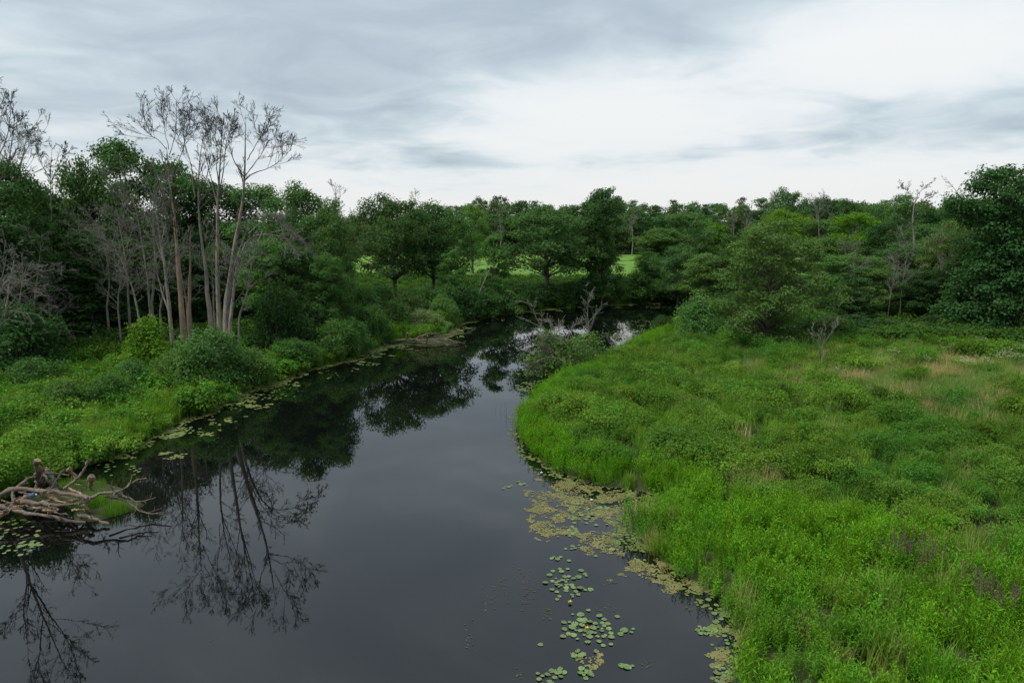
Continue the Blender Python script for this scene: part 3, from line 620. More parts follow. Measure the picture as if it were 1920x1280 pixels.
dead('dead_tree', 'leaning bare trunk on the bank below the light green young tree', 79, [[(893, 570), (900, 545), (912, 520), (922, 490)]], 80, 0.14, f0=0.3, n1=5, lens=0.2, n2=3, n3=3, n4=0)
dead('dead_tree', 'small upright dead tree over the water by right bank tip', 51, [[(1100, 655), (1101, 610), (1100, 575), (1102, 555)]], 81, 0.07, twigmat='greytwig', trunkmat='greytwig', f0=0.15, n1=14, lens=0.33, n2=5, n3=4, n4=0)
dead('dead_tree', 'crooked bare branch reaching left over the water from right bank', 50.5, [[(1060, 690), (1040, 640), (1015, 612), (1002, 590), (998, 568)], [(1018, 616), (990, 600), (968, 594)], [(998, 575), (985, 566), (968, 564)], [(1040, 640), (1052, 610), (1058, 600)]], 82, 0.09, twigmat='greytwig', trunkmat='greytwig', f0=0.3, n1=8, lens=0.22, n2=4, n3=3, n4=0)
lab = 'tangle of brown dead twigs hanging in water off right bank tip'
dead('dead_tree', lab, 48.5, [[(1075, 690), (1045, 668), (1015, 672), (992, 690)], [(1050, 670), (1030, 650), (1000, 655)]], 83, 0.08, f0=0.15, n1=16, lens=0.35, n2=5, n3=4, n4=0, trop=(0.0, -0.1, -0.1), cat='dead branch')
dead('dead_tree', 'pale dead branches spread low through the snag bush on right bank tip', 49.2, [[(1080, 680), (1060, 640), (1030, 622), (1005, 630)], [(1062, 640), (1070, 612), (1090, 600)], [(1040, 626), (1030, 605), (1012, 600)]], 84, 0.07, twigmat='greytwig', trunkmat='greytwig', f0=0.15, n1=12, lens=0.4, n2=5, n3=4, n4=0, cat='dead branch')

# ------------------------------------------------------------------ driftwood
def log(name, label, pts, r0, r1, mat, seed, group=None, cat='log', twigs=0):
    rng = np.random.default_rng(seed); r0 *= 0.75; r1 *= 0.7
    W = np.array([P(px, py, z) for px, py, z in pts]); base = W.mean(0); base[2] = W[:, 2].min()
    Q = resample(W, 14) - base
    Q[1:-1] += rng.normal(size=(12, 3)) * r0 * 0.3
    R = np.linspace(r0, r1, 14) * (1 + 0.2 * rng.normal(size=14))
    t = empty(name, base, label, cat, group)
    V, F = tubes(Q[None], R[None], 9)
    V += rng.normal(size=V.shape) * r0 * 0.11
    n = 9; k0 = len(V)
    V = np.concatenate([V, Q[:1], Q[-1:]])        # closed ends
    cap = [[k0, (i + 1) % n, i, i] for i in range(n)] + [[k0 + 1, k0 - n + i, k0 - n + (i + 1) % n, k0 - n + (i + 1) % n] for i in range(n)]
    me = mesh_np('stem', V, F, M[mat], smooth=True)
    o = obj('stem', me, t)
    me2 = mesh_np('cut_end', V, np.array([c[:3] for c in cap]), M['drifttan' if mat != 'drifttan' else 'drift']); obj('cut_end', me2, t)
    if twigs:
        a, ar = branch(rng, Q[None], R[None], twigs, 0.3, 0.28, (30, 75), 0.02, 6, 0.18, 0.5, 0.008)
        b, br = branch(rng, a, ar, 4, 0.25, 0.5, (30, 65), 0.0, 4, 0.18, 0.6, 0.005)
        tag(obj('side_branches', mesh_np('side_branches', *cat_vf([tubes(a, ar, 5), tubes(b, br, 3)]), M[mat]), t), kind='stuff')
    return t
def Z1(*pts): return [(x / 5.332, 840 + y / 5.332, z) for x, y, z in pts]
log('driftwood_log', 'long weathered limb crossing the top of near debris pile', Z1((-60, 500, .8), (100, 410, .9), (250, 400, .95), (450, 430, .9), (700, 450, .9), (885, 500, .9)), .13, .09, 'drift', 1, twigs=5)
log('driftwood_log', 'forked limb reaching right over water from near debris pile', Z1((890, 500, .9), (1050, 440, .95), (1200, 440, 1.0), (1270, 390, 1.05), (1330, 335, 1.1), (1400, 295, 1.2), (1465, 300, 1.2)), .085, .03, 'drift', 2, twigs=6)
log('driftwood_log', 'long bare limb along the front of near debris pile', Z1((-60, 560, .7), (200, 640, .5), (400, 660, .4), (560, 700, .3), (700, 740, .2), (850, 745, .12)), .115, .06, 'drift', 3, twigs=3)
log('driftwood_log', 'twisted limb in the middle of near debris pile', Z1((220, 540, .6), (400, 545, .6), (600, 575, .55), (750, 545, .6), (905, 525, .7)), .12, .07, 'drift', 4, twigs=2)
log('dead_stump', 'upright grey stump with pale base behind near debris pile', Z1((392, 410, .15), (385, 280, .9), (376, 120, 1.8)), .21, .16, 'drift', 5, cat='stump')
log('driftwood_log', 'short brown log leaning right of the upright stump', Z1((565, 410, .2), (510, 300, .7), (460, 195, 1.1)), .15, .11, 'drift', 6)
log('driftwood_log', 'grey stick leaning against the upright stump', Z1((530, 405, .25), (470, 300, .8), (430, 240, 1.0)), .08, .06, 'drift', 7)
log('driftwood_log', 'orange brown stub standing at the back of near debris pile', Z1((750, 315, .3), (715, 250, .7), (690, 195, 1.0)), .14, .10, 'drifttan', 8)
log('dead_stump', 'gnawed orange stub pointing down at the right of near pile', Z1((900, 430, .1), (908, 350, .55), (916, 275, 1.0)), .06, .19, 'drifttan', 9, cat='stump')
log('driftwood_log', 'thick tan limb curving down at the left of near pile', Z1((-40, 700, .1), (60, 625, .35), (130, 560, .5), (280, 485, .6)), .15, .11, 'drifttan', 10)
log('driftwood_log', 'tan broken stick slanting across the middle of near pile', Z1((430, 450, .75), (530, 500, .65), (660, 548, .55)), .10, .05, 'drifttan', 11)
log('driftwood_log', 'grey limb slanting up into the grass left of the stump', Z1((170, 395, .8), (240, 335, .95), (300, 285, 1.1), (352, 285, 1.1)), .085, .05, 'drift', 12, twigs=2)
log('driftwood_log', 'grey limb slanting up right between the orange stubs', Z1((645, 405, .7), (740, 320, .9), (810, 265, 1.0), (880, 125, 1.5)), .09, .05, 'drift', 13, twigs=5)
log('driftwood_log', 'short limb at the water in front of near pile', Z1((790, 665, .3), (950, 710, .22), (1085, 755, .1)), .10, .06, 'drift', 14, twigs=1)
log('driftwood_log', 'thin branch trailing right over the grassy mound to the water', Z1((1050, 480, .8), (1250, 510, .6), (1350, 600, .4), (1450, 660, .2), (1700, 632, .3)), .05, .02, 'drift', 15, twigs=7)
log('driftwood_log', 'thin forked branch beyond the grassy mound of near pile', Z1((1150, 450, .9), (1260, 480, .8), (1380, 545, .6), (1560, 490, .7)), .045, .02, 'drift', 16, twigs=6)
log('driftwood_log', 'pale stick across the moss behind the grassy mound', Z1((690, 400, .85), (780, 440, .8), (865, 492, .8)), .06, .05, 'drifttan', 17)
log('driftwood_log', 'thick grey branch standing at the far left of near pile', Z1((130, 590, .45), (135, 510, .75), (118, 440, .95)), .09, .08, 'drift', 18)
log('driftwood_log', 'broken stub at the front left of the grassy mound', Z1((880, 655, .1), (860, 600, .4), (835, 560, .6)), .10, .09, 'drifttan', 19)
log('driftwood_log', 'low sunken log under the limbs of near pile', Z1((300, 610, .2), (420, 600, .25), (560, 605, .2)), .14, .11, 'drift', 20)
log('driftwood_log', 'thin stick lying flat at the back of near pile', Z1((410, 245, 1.0), (560, 250, .9), (690, 268, .8)), .035, .03, 'drift', 21)
log('driftwood_log', 'small stick propped between stump and orange stub', Z1((565, 315, .7), (600, 260, .9), (642, 208, 1.1)), .04, .03, 'drift', 22)
rl = random.Random(3)
for i in range(34):
    x = rl.uniform(-60, 760); y = rl.uniform(330, 650); a = rl.uniform(-0.6, 0.6); l = rl.uniform(70, 180)
    log('driftwood_stick', 'loose broken stick jammed among the limbs of near debris pile', Z1((x, y, .45), (x + l * .5, y + l * .5 * a * .5, .6), (x + l, y + l * a * .5, .5)), rl.uniform(.03, .085), .025, rl.choice(('drift', 'drift', 'drifttan')), 200 + i, group='sticks in near debris pile', cat='stick', twigs=2)
def Z2(*pts): return [(640 + x / 6, 540 + y / 6, z) for x, y, z in pts]
log('driftwood_log', 'long grey limb at the base of the distant debris pile', Z2((540, 600, .2), (700, 580, .4), (850, 590, .4), (1050, 580, .4), (1200, 575, .3)), .13, .08, 'drift', 101, twigs=5)
log('driftwood_log', 'pale stub dipping into water at the distant debris pile', Z2((940, 640, 0), (960, 590, .5), (970, 540, 1.0)), .10, .07, 'drift', 102)
log('driftwood_log', 'forked stub standing at the left of distant debris pile', Z2((735, 580, .4), (740, 540, .8), (745, 505, 1.2)), .12, .07, 'drift', 103, twigs=3)
log('driftwood_log', 'arched limb over the distant debris pile', Z2((780, 590, .4), (900, 540, .9), (1000, 505, 1.2), (1060, 520, 1.0), (1110, 570, .5)), .09, .06, 'drift', 104, twigs=6)
log('driftwood_log', 'thin bare branch reaching right from the distant debris pile', Z2((1150, 530, .6), (1280, 520, .7), (1420, 515, .8), (1510, 455, 1.3)), .06, .02, 'drift', 105, twigs=5)
log('driftwood_log', 'thin curved stick standing up right of the distant debris pile', Z2((1230, 480, .5), (1280, 400, 1.2), (1310, 300, 2.2)), .03, .015, 'drift', 106)
log('driftwood_log', 'low limb trailing into the river right of the distant pile', Z2((1150, 570, .5), (1300, 600, .3), (1390, 625, .1)), .07, .03, 'drift', 107, twigs=5)
log('driftwood_log', 'short stick poking from the bank left of the distant pile', Z2((500, 655, 0), (480, 625, .4), (465, 605, .6)), .06, .04, 'drift', 108)
for i in range(12):
    x = rl.uniform(560, 1150); y = rl.uniform(545, 605); a = rl.uniform(-0.5, 0.5); l = rl.uniform(90, 220)
    log('driftwood_stick', 'loose broken stick jammed among the limbs of distant debris pile', Z2((x, y, .3), (x + l * .5, y + l * .4 * a, .5), (x + l, y + l * .6 * a, .4)), rl.uniform(.04, .07), .02, 'drift', 300 + i, group='sticks in distant debris pile', cat='stick', twigs=2)
log('driftwood_log', 'narrow brown log lying at the water edge of right bank tip', [(1060, 712, .15), (1080, 702, .3), (1100, 690, .5)], .09, .07, 'drift', 130)

# ------------------------------------------------------------------ ground cover prototypes and scattering
def blades(rng, n, h, spread, width, bend):
    a = rng.random(n) * 6.283; r = spread * np.sqrt(rng.random(n)); b = np.stack([r * np.cos(a), r * np.sin(a), np.full(n, -0.05)], 1)
    H = h * rng.uniform(0.55, 1.15, n); da = rng.random(n) * 6.283; d = np.stack([np.cos(da), np.sin(da), np.zeros(n)], 1) * bend * H[:, None] * rng.uniform(0.3, 1.3, n)[:, None]
    side = np.stack([-np.sin(da), np.cos(da), np.zeros(n)], 1) * (width * rng.uniform(0.7, 1.3, n))[:, None] / 2
    p1 = b + UP * H[:, None] * 0.5 + d * 0.25; p2 = b + UP * H[:, None] * 0.92 + d
    V = np.stack([b - side, b + side, p1 + side * 0.85, p1 - side * 0.85, p2 + side * 0.15, p2 - side * 0.15], 1).reshape(-1, 3)
    i = np.arange(n)[:, None] * 6; F = np.concatenate([i + [0, 1, 2, 3], i + [3, 2, 4, 5]]).reshape(-1, 4)
    return V, F, np.repeat(rng.random(n), 6)
def herbs(rng, n, h, spread, per, ll, lw, droop):
    a = rng.random(n) * 6.283; r = spread * np.sqrt(rng.random(n)); base = np.stack([r * np.cos(a), r * np.sin(a), np.zeros(n)], 1)
    H = h * rng.uniform(0.6, 1.15, n); lean = rng.normal(size=(n, 3)) * [0.16, 0.16, 0]
    t = np.tile(np.linspace(0.25, 1.0, per), n); pid = np.repeat(np.arange(n), per)
    pos = base[pid] + UP * (H[pid] * t)[:, None] + lean[pid] * (H[pid] * t)[:, None]
    an = np.tile(np.arange(per) * 2.4, n) + rng.random(n * per) * 0.7 + pid * 1.7
    up = rng.uniform(0.15, 0.75, n * per) * (0.6 + 0.8 * t) - droop
    ax = norm(np.stack([np.cos(an), np.sin(an), up], 1))
    L = ll * (1.15 - 0.55 * t ** 2) * rng.uniform(0.7, 1.3, n * per); W = lw * rng.uniform(0.8, 1.2, n * per)
    nr = norm(UP + rng.normal(size=(n * per, 3)) * 0.3)
    V, F = leaves(rng, pos + ax * (L * 0.5)[:, None], nr - (nr * ax).sum(1, keepdims=True) * ax, L, W, 0.2, ax)
    lf = np.repeat(np.clip(0.35 * t + 0.5 * rng.random(n * per), 0, 1), 4)
    st = np.stack([base - UP * 0.1, base + (lean + UP) * H[:, None] * 0.5, base + (lean + UP) * H[:, None]], 1)
    Vs, Fs = tubes(st, np.full((n, 3), 0.005), 3)
    V2, F2 = cat_vf([(V, F), (Vs, Fs)])
    return V2, F2, np.concatenate([lf, np.full(len(Vs), 0.3)])
def domes(rng, R, h, nleaf, ll, lw, ncl):
    C = np.stack([rng.normal(size=ncl) * R * 0.42, rng.normal(size=ncl) * R * 0.42, h * rng.uniform(0.25, 0.75, ncl)], 1); pid = rng.integers(0, ncl, nleaf)
    d = norm(rng.normal(size=(nleaf, 3)) + [0, 0, 0.5]); rr = R * 0.5 * rng.random(nleaf) ** 0.4 * (0.7 + 0.5 * rng.random(ncl))[pid]
    pos = C[pid] + d * rr[:, None] * [1, 1, 0.7]; pos[:, 2] = np.maximum(pos[:, 2], 0.02)
    nr = d * 0.4 + UP * 0.6 + rng.normal(size=(nleaf, 3)) * 0.4
    s = rng.uniform(0.65, 1.35, nleaf)
    V, F = leaves(rng, pos, nr, ll * s, lw * s)
    return V, F, np.repeat(np.clip(rng.normal(0.45, 0.22, nleaf), 0, 1), 4)
def collection(name, items):
    c = bpy.data.collections.new(name)
    for i, (mat, (V, F, lf)) in enumerate(items):
        o = bpy.data.objects.new('%s_%02d' % (name, i), mesh_np(name, V, F, M[mat], lf)); c.objects.link(o)
    return c
rg = np.random.default_rng(77)
C_herb = collection('lush_herb', [('herb', herbs(rg, 19, 0.85, 0.32, 14, 0.15, 0.026, -0.25)) for _ in range(4)] + [('herb', herbs(rg, 12, 0.72, 0.30, 11, 0.15, 0.045, 0.05)), ('grass', blades(rg, 120, 0.95, 0.32, 0.016, 0.35))])
C_dog = collection('mound_shrub', [('dog', domes(rg, 0.75, 0.9, 1900, 0.072, 0.032, 12)) for _ in range(3)] + [('dog', herbs(rg, 26, 0.85, 0.55, 12, 0.11, 0.030, 0.0)) for _ in range(2)])
C_left = collection('bank_herb', [('left', herbs(rg, 14, 0.8, 0.35, 11, 0.16, 0.055, 0.1)) for _ in range(3)] + [('left', domes(rg, 0.6, 0.7, 800, 0.10, 0.055, 8)) for _ in range(3)])
C_grass = collection('sedge_tuft', [('grass', blades(rg, 110, 0.85, 0.30, 0.016, 0.45)) for _ in range(4)])
C_dry = collection('dry_grass_tuft', [('dry', blades(rg, 90, 0.95, 0.35, 0.014, 0.3)) for _ in range(3)])
C_under = collection('understory_plant', [('under', domes(rg, 0.9, 1.0, 800, 0.15, 0.085, 9)) for _ in range(4)])
def flower_heads(rng, n, mat_z, spread):
    a = rng.random(n) * 6.283; r = spread * np.sqrt(rng.random(n)); p = np.stack([r * np.cos(a), r * np.sin(a), mat_z * rng.uniform(0.85, 1.1, n)], 1)
    q = np.repeat(p, 6, axis=0) + rng.normal(size=(n * 6, 3)) * [0.035, 0.035, 0.012]
    V, F = leaves(rng, q, UP + rng.normal(size=q.shape) * 0.4, 0.05, 0.045); return V, F, np.repeat(rng.random(len(q)), 4)
C_white = collection('white_flower_plant', [('petal', flower_heads(rg, 16, 1.05, 0.4)) for _ in range(3)])

def scatter(name, label, cat, pts, coll, ncol, smin, smax, seed, tint=None, kind='stuff', tilt=0.12, smod=None):
    rng = np.random.default_rng(seed); m = len(pts)
    me = bpy.data.meshes.new(name); me.vertices.add(m); me.vertices.foreach_set('co', np.asarray(pts, np.float32).ravel())
    def at(nm, ty, dat, key='value'):
        a = me.attributes.new(nm, ty, 'POINT'); a.data.foreach_set(key, dat)
    at('idx', 'INT', rng.integers(0, ncol, m).astype(np.int32))
    rot = np.stack([rng.normal(size=m) * tilt, rng.normal(size=m) * tilt, rng.random(m) * 6.283], 1).astype(np.float32); at('rot', 'FLOAT_VECTOR', rot.ravel(), 'vector')
    sc = rng.uniform(smin, smax, m) * (1 if smod is None else smod); hs = sc * rng.uniform(0.85, 1.2, m)
    at('scl', 'FLOAT_VECTOR', np.stack([sc, sc, hs], 1).astype(np.float32).ravel(), 'vector')
    at('tint', 'FLOAT', (tint if tint is not None else rng.random(m)).astype(np.float32))
    o = obj(name, me); tag(o, label, cat, kind=kind)
    ng = bpy.data.node_groups.new(name + '_nodes', 'GeometryNodeTree')
    ng.interface.new_socket('Geometry', in_out='INPUT', socket_type='NodeSocketGeometry'); ng.interface.new_socket('Geometry', in_out='OUTPUT', socket_type='NodeSocketGeometry')
    N = ng.nodes; L = ng.links
    gi = N.new('NodeGroupInput'); go = N.new('NodeGroupOutput')
    mp = N.new('GeometryNodeMeshToPoints'); ip = N.new('GeometryNodeInstanceOnPoints'); ci = N.new('GeometryNodeCollectionInfo')
    ci.inputs['Collection'].default_value = coll; ci.inputs['Separate Children'].default_value = True; ci.inputs['Reset Children'].default_value = True
    def na(nm, ty):
        x = N.new('GeometryNodeInputNamedAttribute'); x.data_type = ty; x.inputs[0].default_value = nm; return x.outputs[0]
    L.new(gi.outputs[0], mp.inputs[0]); L.new(mp.outputs[0], ip.inputs['Points']); L.new(ci.outputs[0], ip.inputs['Instance'])
    ip.inputs['Pick Instance'].default_value = True
    L.new(na('idx', 'INT'), ip.inputs['Instance Index']); L.new(na('rot', 'FLOAT_VECTOR'), ip.inputs['Rotation']); L.new(na('scl', 'FLOAT_VECTOR'), ip.inputs['Scale'])
    L.new(ip.outputs[0], go.inputs[0])
    md = o.modifiers.new('scatter', 'NODES'); md.node_group = ng
    return o
rs = np.random.default_rng(99)
NC = 150000
CXY = np.stack([rs.uniform(-62, 62, NC), rs.uniform(8, 112, NC)], 1)      # about 11.6 candidates for each square metre
CD = sdf(CXY[:, 0], CXY[:, 1]); CZ = ground_z(CXY[:, 0], CXY[:, 1], CD)
PXY = np.stack(proj(CXY[:, 0], CXY[:, 1], CZ), 1); CU = rs.random(NC); CU2 = rs.random(NC)
cp = np.concatenate([CXY, CZ[:, None]], 1)
inpic = (PXY[:, 0] > -350) & (PXY[:, 0] < 2300) & (PXY[:, 1] < 1650)
view = inpic & (CD > 0.05)
# side of the river: left bank or the right meadow
mid = np.array([(-2, 8), (-4, 30), (-1, 45), (2, 55), (8, 70), (14, 80), (25, 92), (60, 99)], float)
right = (CXY[:, 0] > np.interp(CXY[:, 1], mid[:, 1], mid[:, 0])) & (CXY[:, 1] < np.where(CXY[:, 0] > 25, 95, 92))
lim = np.interp(PXY[:, 0], [900, 1230, 1400, 1500, 1650, 1800, 1920, 2400], [905, 935, 930, 965, 990, 1010, 1060, 1100]) + 18 * vnoise(CXY[:, 0], CXY[:, 1], 1.5, 4)
patchn = vnoise(CXY[:, 0], CXY[:, 1], 3.0, 6)
near = inpic & (CD > -0.22) & right & (PXY[:, 1] > lim)
edge_strip = inpic & (CD > -0.2) & right & (CD < 1.6 + 0.8 * patchn) & ~near
ell = ((PXY[:, 0] - 1745) / 210) ** 2 + ((PXY[:, 1] - 725) / 42) ** 2
dryp = rs.random(NC) < np.exp(-ell) * sst(-0.7, 0.2, vnoise(CXY[:, 0], CXY[:, 1], 1.3, 3)) * 1.4
dryp |= rs.random(NC) < 0.07 * sst(0.1, 0.7, vnoise(CXY[:, 0], CXY[:, 1], 2.1, 7)) * (PXY[:, 0] > 1250)
ell2 = ((PXY[:, 0] - 1900) / 140) ** 2 + ((PXY[:, 1] - 692) / 20) ** 2
whitep = rs.random(NC) < np.exp(-ell2) * sst(-0.6, 0.4, vnoise(CXY[:, 0], CXY[:, 1], 0.9, 2))
open_ = rs.random(NC) < 0.75 * np.exp(-ell)
wood_right = CXY[:, 1] > np.interp(PXY[:, 0], [960, 1285, 1345, 1500, 1700, 1920, 2300], [84, 84, 63, 56, 54, 52, 48])
meadow = view & right & ~near & ~wood_right
def take(mask, per_m2, u=CU): return cp[mask & (u < per_m2 / 11.6)], mask & (u < per_m2 / 11.6)
p_, m_ = take(near, 6); scatter('lush_marsh_plants', 'lush bright green marsh plants covering the near right bank', 'marsh plants', p_, C_herb, 6, 0.8, 1.15, 1, tint=sst(0.1, 0.8, patchn[m_] * 0.7 + 0.3 * rs.random(len(p_))), smod=0.72 + 0.5 * sst(-0.7, 0.8, vnoise(cp[m_][:, 0], cp[m_][:, 1], 0.8, 3)))
p_, m_ = take(edge_strip & ~wood_right, 7, CU2); scatter('edge_marsh_plants', 'upright bright marsh plants along the edge of right bank', 'marsh plants', p_, C_herb, 6, 0.8, 1.1, 2, tint=np.zeros(len(p_)))
p_, m_ = take(meadow & (CD > 1.0) & ~open_ & ((CXY[:, 1] < 57) | (PXY[:, 0] > 1330) | (rs.random(NC) < 0.35)), 2.5); scatter('meadow_mounds', 'olive green shrubby ground cover over the middle of right meadow', 'ground cover', p_, C_dog, 5, 0.75, 1.35, 3, tint=sst(-0.1, 0.7, vnoise(cp[m_][:, 0], cp[m_][:, 1], 5, 9)), smod=0.52 + 0.72 * sst(-0.5, 0.8, vnoise(cp[m_][:, 0], cp[m_][:, 1], 1.5, 12)) + 0.4 * sst(-0.4, 0.8, vnoise(cp[m_][:, 0], cp[m_][:, 1], 3.6, 5)))
p_, m_ = take(meadow, 0.7, CU2); scatter('meadow_grass', 'green grass tufts between the mounds of right meadow', 'grass', p_, C_grass, 4, 0.8, 1.2, 4, tint=0.15 * rs.random(len(p_)))
p_, m_ = take(meadow & dryp, 11); scatter('dry_grass', 'tan dry grass patch in the right meadow', 'grass', p_, C_dry, 3, 0.8, 1.2, 5, tint=sst(-0.3, 0.6, patchn[m_]) )
p_, m_ = take(meadow & whitep, 2.2); scatter('white_flower_bed', 'cream white flower heads beside the dry grass at right', 'flowers', p_, C_white, 3, 0.9, 1.2, 6)
leftm = view & ~right & (CXY[:, 1] < 92)
wood_left = CXY[:, 1] > np.interp(PXY[:, 0], [-400, 0, 130, 300, 450, 600, 750, 1000], [38, 43, 49, 51, 52, 58, 68, 84])
p_, m_ = take(leftm & ~wood_left, 4.5); scatter('left_bank_herbs', 'leafy green herbs covering the left bank', 'ground cover', p_, C_left, 6, 0.85, 1.4, 8, tint=sst(-0.5, 0.8, patchn[m_]), smod=0.6 + 0.75 * sst(-0.6, 0.8, vnoise(cp[m_][:, 0], cp[m_][:, 1], 1.3, 2)) + 0.3 * sst(-.4, .8, vnoise(cp[m_][:, 0], cp[m_][:, 1], 3.1, 8)))
p_, m_ = take(leftm & ~wood_left & (vnoise(CXY[:, 0], CXY[:, 1], 2.6, 11) > 0.15) & (CD > 2.5), 0.9, CU2); scatter('left_bank_low_bushes', 'dark leafy low growth dotted over the left bank', 'ground cover', p_, C_under, 4, 0.45, 0.9, 12)
p_, m_ = take(leftm & ~wood_left & ((CD < 2.6) | ((patchn > -0.1) & (rs.random(NC) < 0.5))), 8, CU2); scatter('left_bank_grass', 'tufts of green grass along the left bank', 'grass', p_, C_grass, 4, 0.8, 1.25, 9, tint=0.25 * rs.random(len(p_)) ** 2)
p_, m_ = take(view & (CXY[:, 1] > 70) & (CD < 5) & ~right, 3, CU2); scatter('far_bank_sedge', 'band of bright sedge along the far bank', 'grass', p_, C_grass, 4, 0.9, 1.3, 10, tint=0.1 * rs.random(len(p_)))
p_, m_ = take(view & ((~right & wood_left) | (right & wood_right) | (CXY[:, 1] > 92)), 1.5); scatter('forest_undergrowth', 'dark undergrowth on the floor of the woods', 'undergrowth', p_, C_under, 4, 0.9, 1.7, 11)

# ------------------------------------------------------------------ floating plants
def algae(name, label, mat, mask_fn, step, z):
    xs = np.arange(-24, 30, step); ys = np.arange(12, 95, step); X, Y = np.meshgrid(xs, ys)
    d = sdf(X, Y).reshape(X.shape); px, py = proj(X, Y, np.zeros_like(X)); keep = (d < 0.05) & mask_fn(X, Y, d, px, py) & (np.random.default_rng(3).random(X.shape) < 0.25 + 0.75 * sst(-0.5, 0.35, vnoise(X, Y, 0.42, 6) + 0.5 * vnoise(X, Y, 0.12, 9)))
    r_ = np.random.default_rng(int(step * 1000) + len(name)); iy, ix = np.nonzero(keep); m = len(ix)
    c = np.stack([X[iy, ix], Y[iy, ix]], 1) + r_.uniform(-.4, .4, (m, 2)) * step
    a = np.arange(6) * math.pi / 3; rad = step * r_.uniform(0.35, 0.95, (m, 6))
    V = np.zeros((m, 6, 3)); V[:, :, 0] = c[:, :1] + rad * np.cos(a); V[:, :, 1] = c[:, 1:] + rad * np.sin(a); V[:, :, 2] = z + r_.random((m, 1)) * 0.006
    tag(obj(name, mesh_np(name, V.reshape(-1, 3), np.arange(m * 6).reshape(m, 6), M[mat])), label, 'algae', kind='stuff')
def in_ell(px, py, L):
    r = np.full(px.shape, 9.0)
    for cx, cy_, rx, ry in L: r = np.minimum(r, ((px - cx) / rx) ** 2 + ((py - cy_) / ry) ** 2)
    return r
algae('tan_algae_mat', 'tan algae mat floating against the near right bank', 'scum',
      lambda X, Y, d, px, py: in_ell(px, py, [(1070, 930, 75, 40), (1150, 950, 90, 38), (1030, 960, 35, 40), (1140, 1015, 60, 25), (1260, 1072, 90, 28), (1300, 1090, 70, 25), (1360, 1240, 32, 50), (1395, 1180, 22, 40), (1105, 1235, 30, 18), (1040, 1000, 50, 14)]) + 1.2 * (vnoise(X, Y, 0.55, 3) + 0.7 * vnoise(X, Y, 0.18, 5)) < 0.72, 0.05, 0.006)
algae('green_algae_mat', 'yellow green duckweed fringe along the left bank', 'duck',
      lambda X, Y, d, px, py: (px < 1260) & (X < 22) & ((d > -1.1 + 0.9 * vnoise(X, Y, 1.3, 3)) | ((d > -3.4) & (vnoise(X, Y, 1.1, 5) + 0.6 * vnoise(X, Y, 0.3, 2) > 0.55)))
      & ((px < 870) | (Y > 70)) & (X < np.interp(Y, mid[:, 1], mid[:, 0])) & ((py < 860) & (py > 560)), 0.13, 0.006)
algae('right_duckweed', 'green duckweed specks along the right bank edge', 'duck',
      lambda X, Y, d, px, py: (X > np.interp(Y, mid[:, 1], mid[:, 0])) & (Y < 55) & (d > -0.9) & (vnoise(X, Y, 0.4, 8) + 0.7 * vnoise(X, Y, 0.13, 2) > 0.15), 0.09, 0.008)
def pad_mesh(seed):
    r_ = random.Random(seed); n = 16; V = [(0, 0, 0.0)]; F = []
    for ring, rad, z in ((0, 0.6, 0.002), (1, 1.0, 0.012)):
        for i in range(n + 1):
            a = 0.16 + (2 * math.pi - 0.32) * i / n; w = 1 + 0.05 * math.sin(3 * a + seed)
            V.append((rad * w * math.cos(a), rad * w * math.sin(a) * 0.94, z + (r_.uniform(-.01, .03) if ring else 0)))
    for i in range(n): F.append((0, 1 + i, 2 + i, 2 + i)); F.append((1 + i, n + 2 + i, n + 3 + i, 2 + i))
    me = bpy.data.meshes.new('lily_pad'); me.from_pydata(V, [], [tuple(dict.fromkeys(f)) for f in F]); me.materials.append(M['pad'])
    at = me.attributes.new('leaf', 'FLOAT', 'POINT'); at.data.foreach_set('value', [0.3 + 0.7 * r_.random() * (i > 0) for i in range(len(V))])
    for p in me.polygons: p.use_smooth = True
    return me
PADS = [pad_mesh(i) for i in range(5)]
rp = random.Random(12)
clusters = [(1072, 1096, 38, 26, 40, 'round lily pad in the middle cluster floating on open water'), (1112, 1177, 58, 26, 52, 'round lily pad in the wide cluster below the middle one'),
            (1046, 1045, 14, 4, 5, 'lily pad in the small raft above the middle cluster'), (1076, 1028, 11, 5, 5, 'lily pad in the tiny raft beside the tan algae'),
            (1105, 955, 48, 22, 40, 'lily pad in the raft within the tan algae'), (1062, 985, 20, 13, 12, 'lily pad at the left edge of the tan algae'),
            (1165, 1022, 50, 26, 42, 'lily pad among the reeds off the right bank'), (1045, 1266, 20, 11, 12, 'lily pad in the cluster cut by the bottom of picture'),
            (1098, 1232, 13, 7, 6, 'lily pad in the small group under the wide cluster'), (1105, 1264, 16, 10, 9, 'lily pad over the sunken weed at the bottom'), (1168, 1250, 14, 6, 6, 'lily pad in the small group right of the sunken weed'),
            (1314, 1178, 18, 6, 11, 'lily pad in the raft near the lower right bank'), (1365, 1160, 26, 30, 26, 'lily pad crowding the lower right bank edge'), (1346, 1266, 14, 18, 12, 'lily pad at the bottom beside the right bank'),
            (1026, 890, 22, 10, 10, 'lily pad above the tan algae near the bank'), (945, 910, 11, 3, 4, 'lily pad in the leftmost tiny raft on open water'), (972, 905, 9, 3, 4, 'lily pad in the tiny raft just right of the leftmost')]
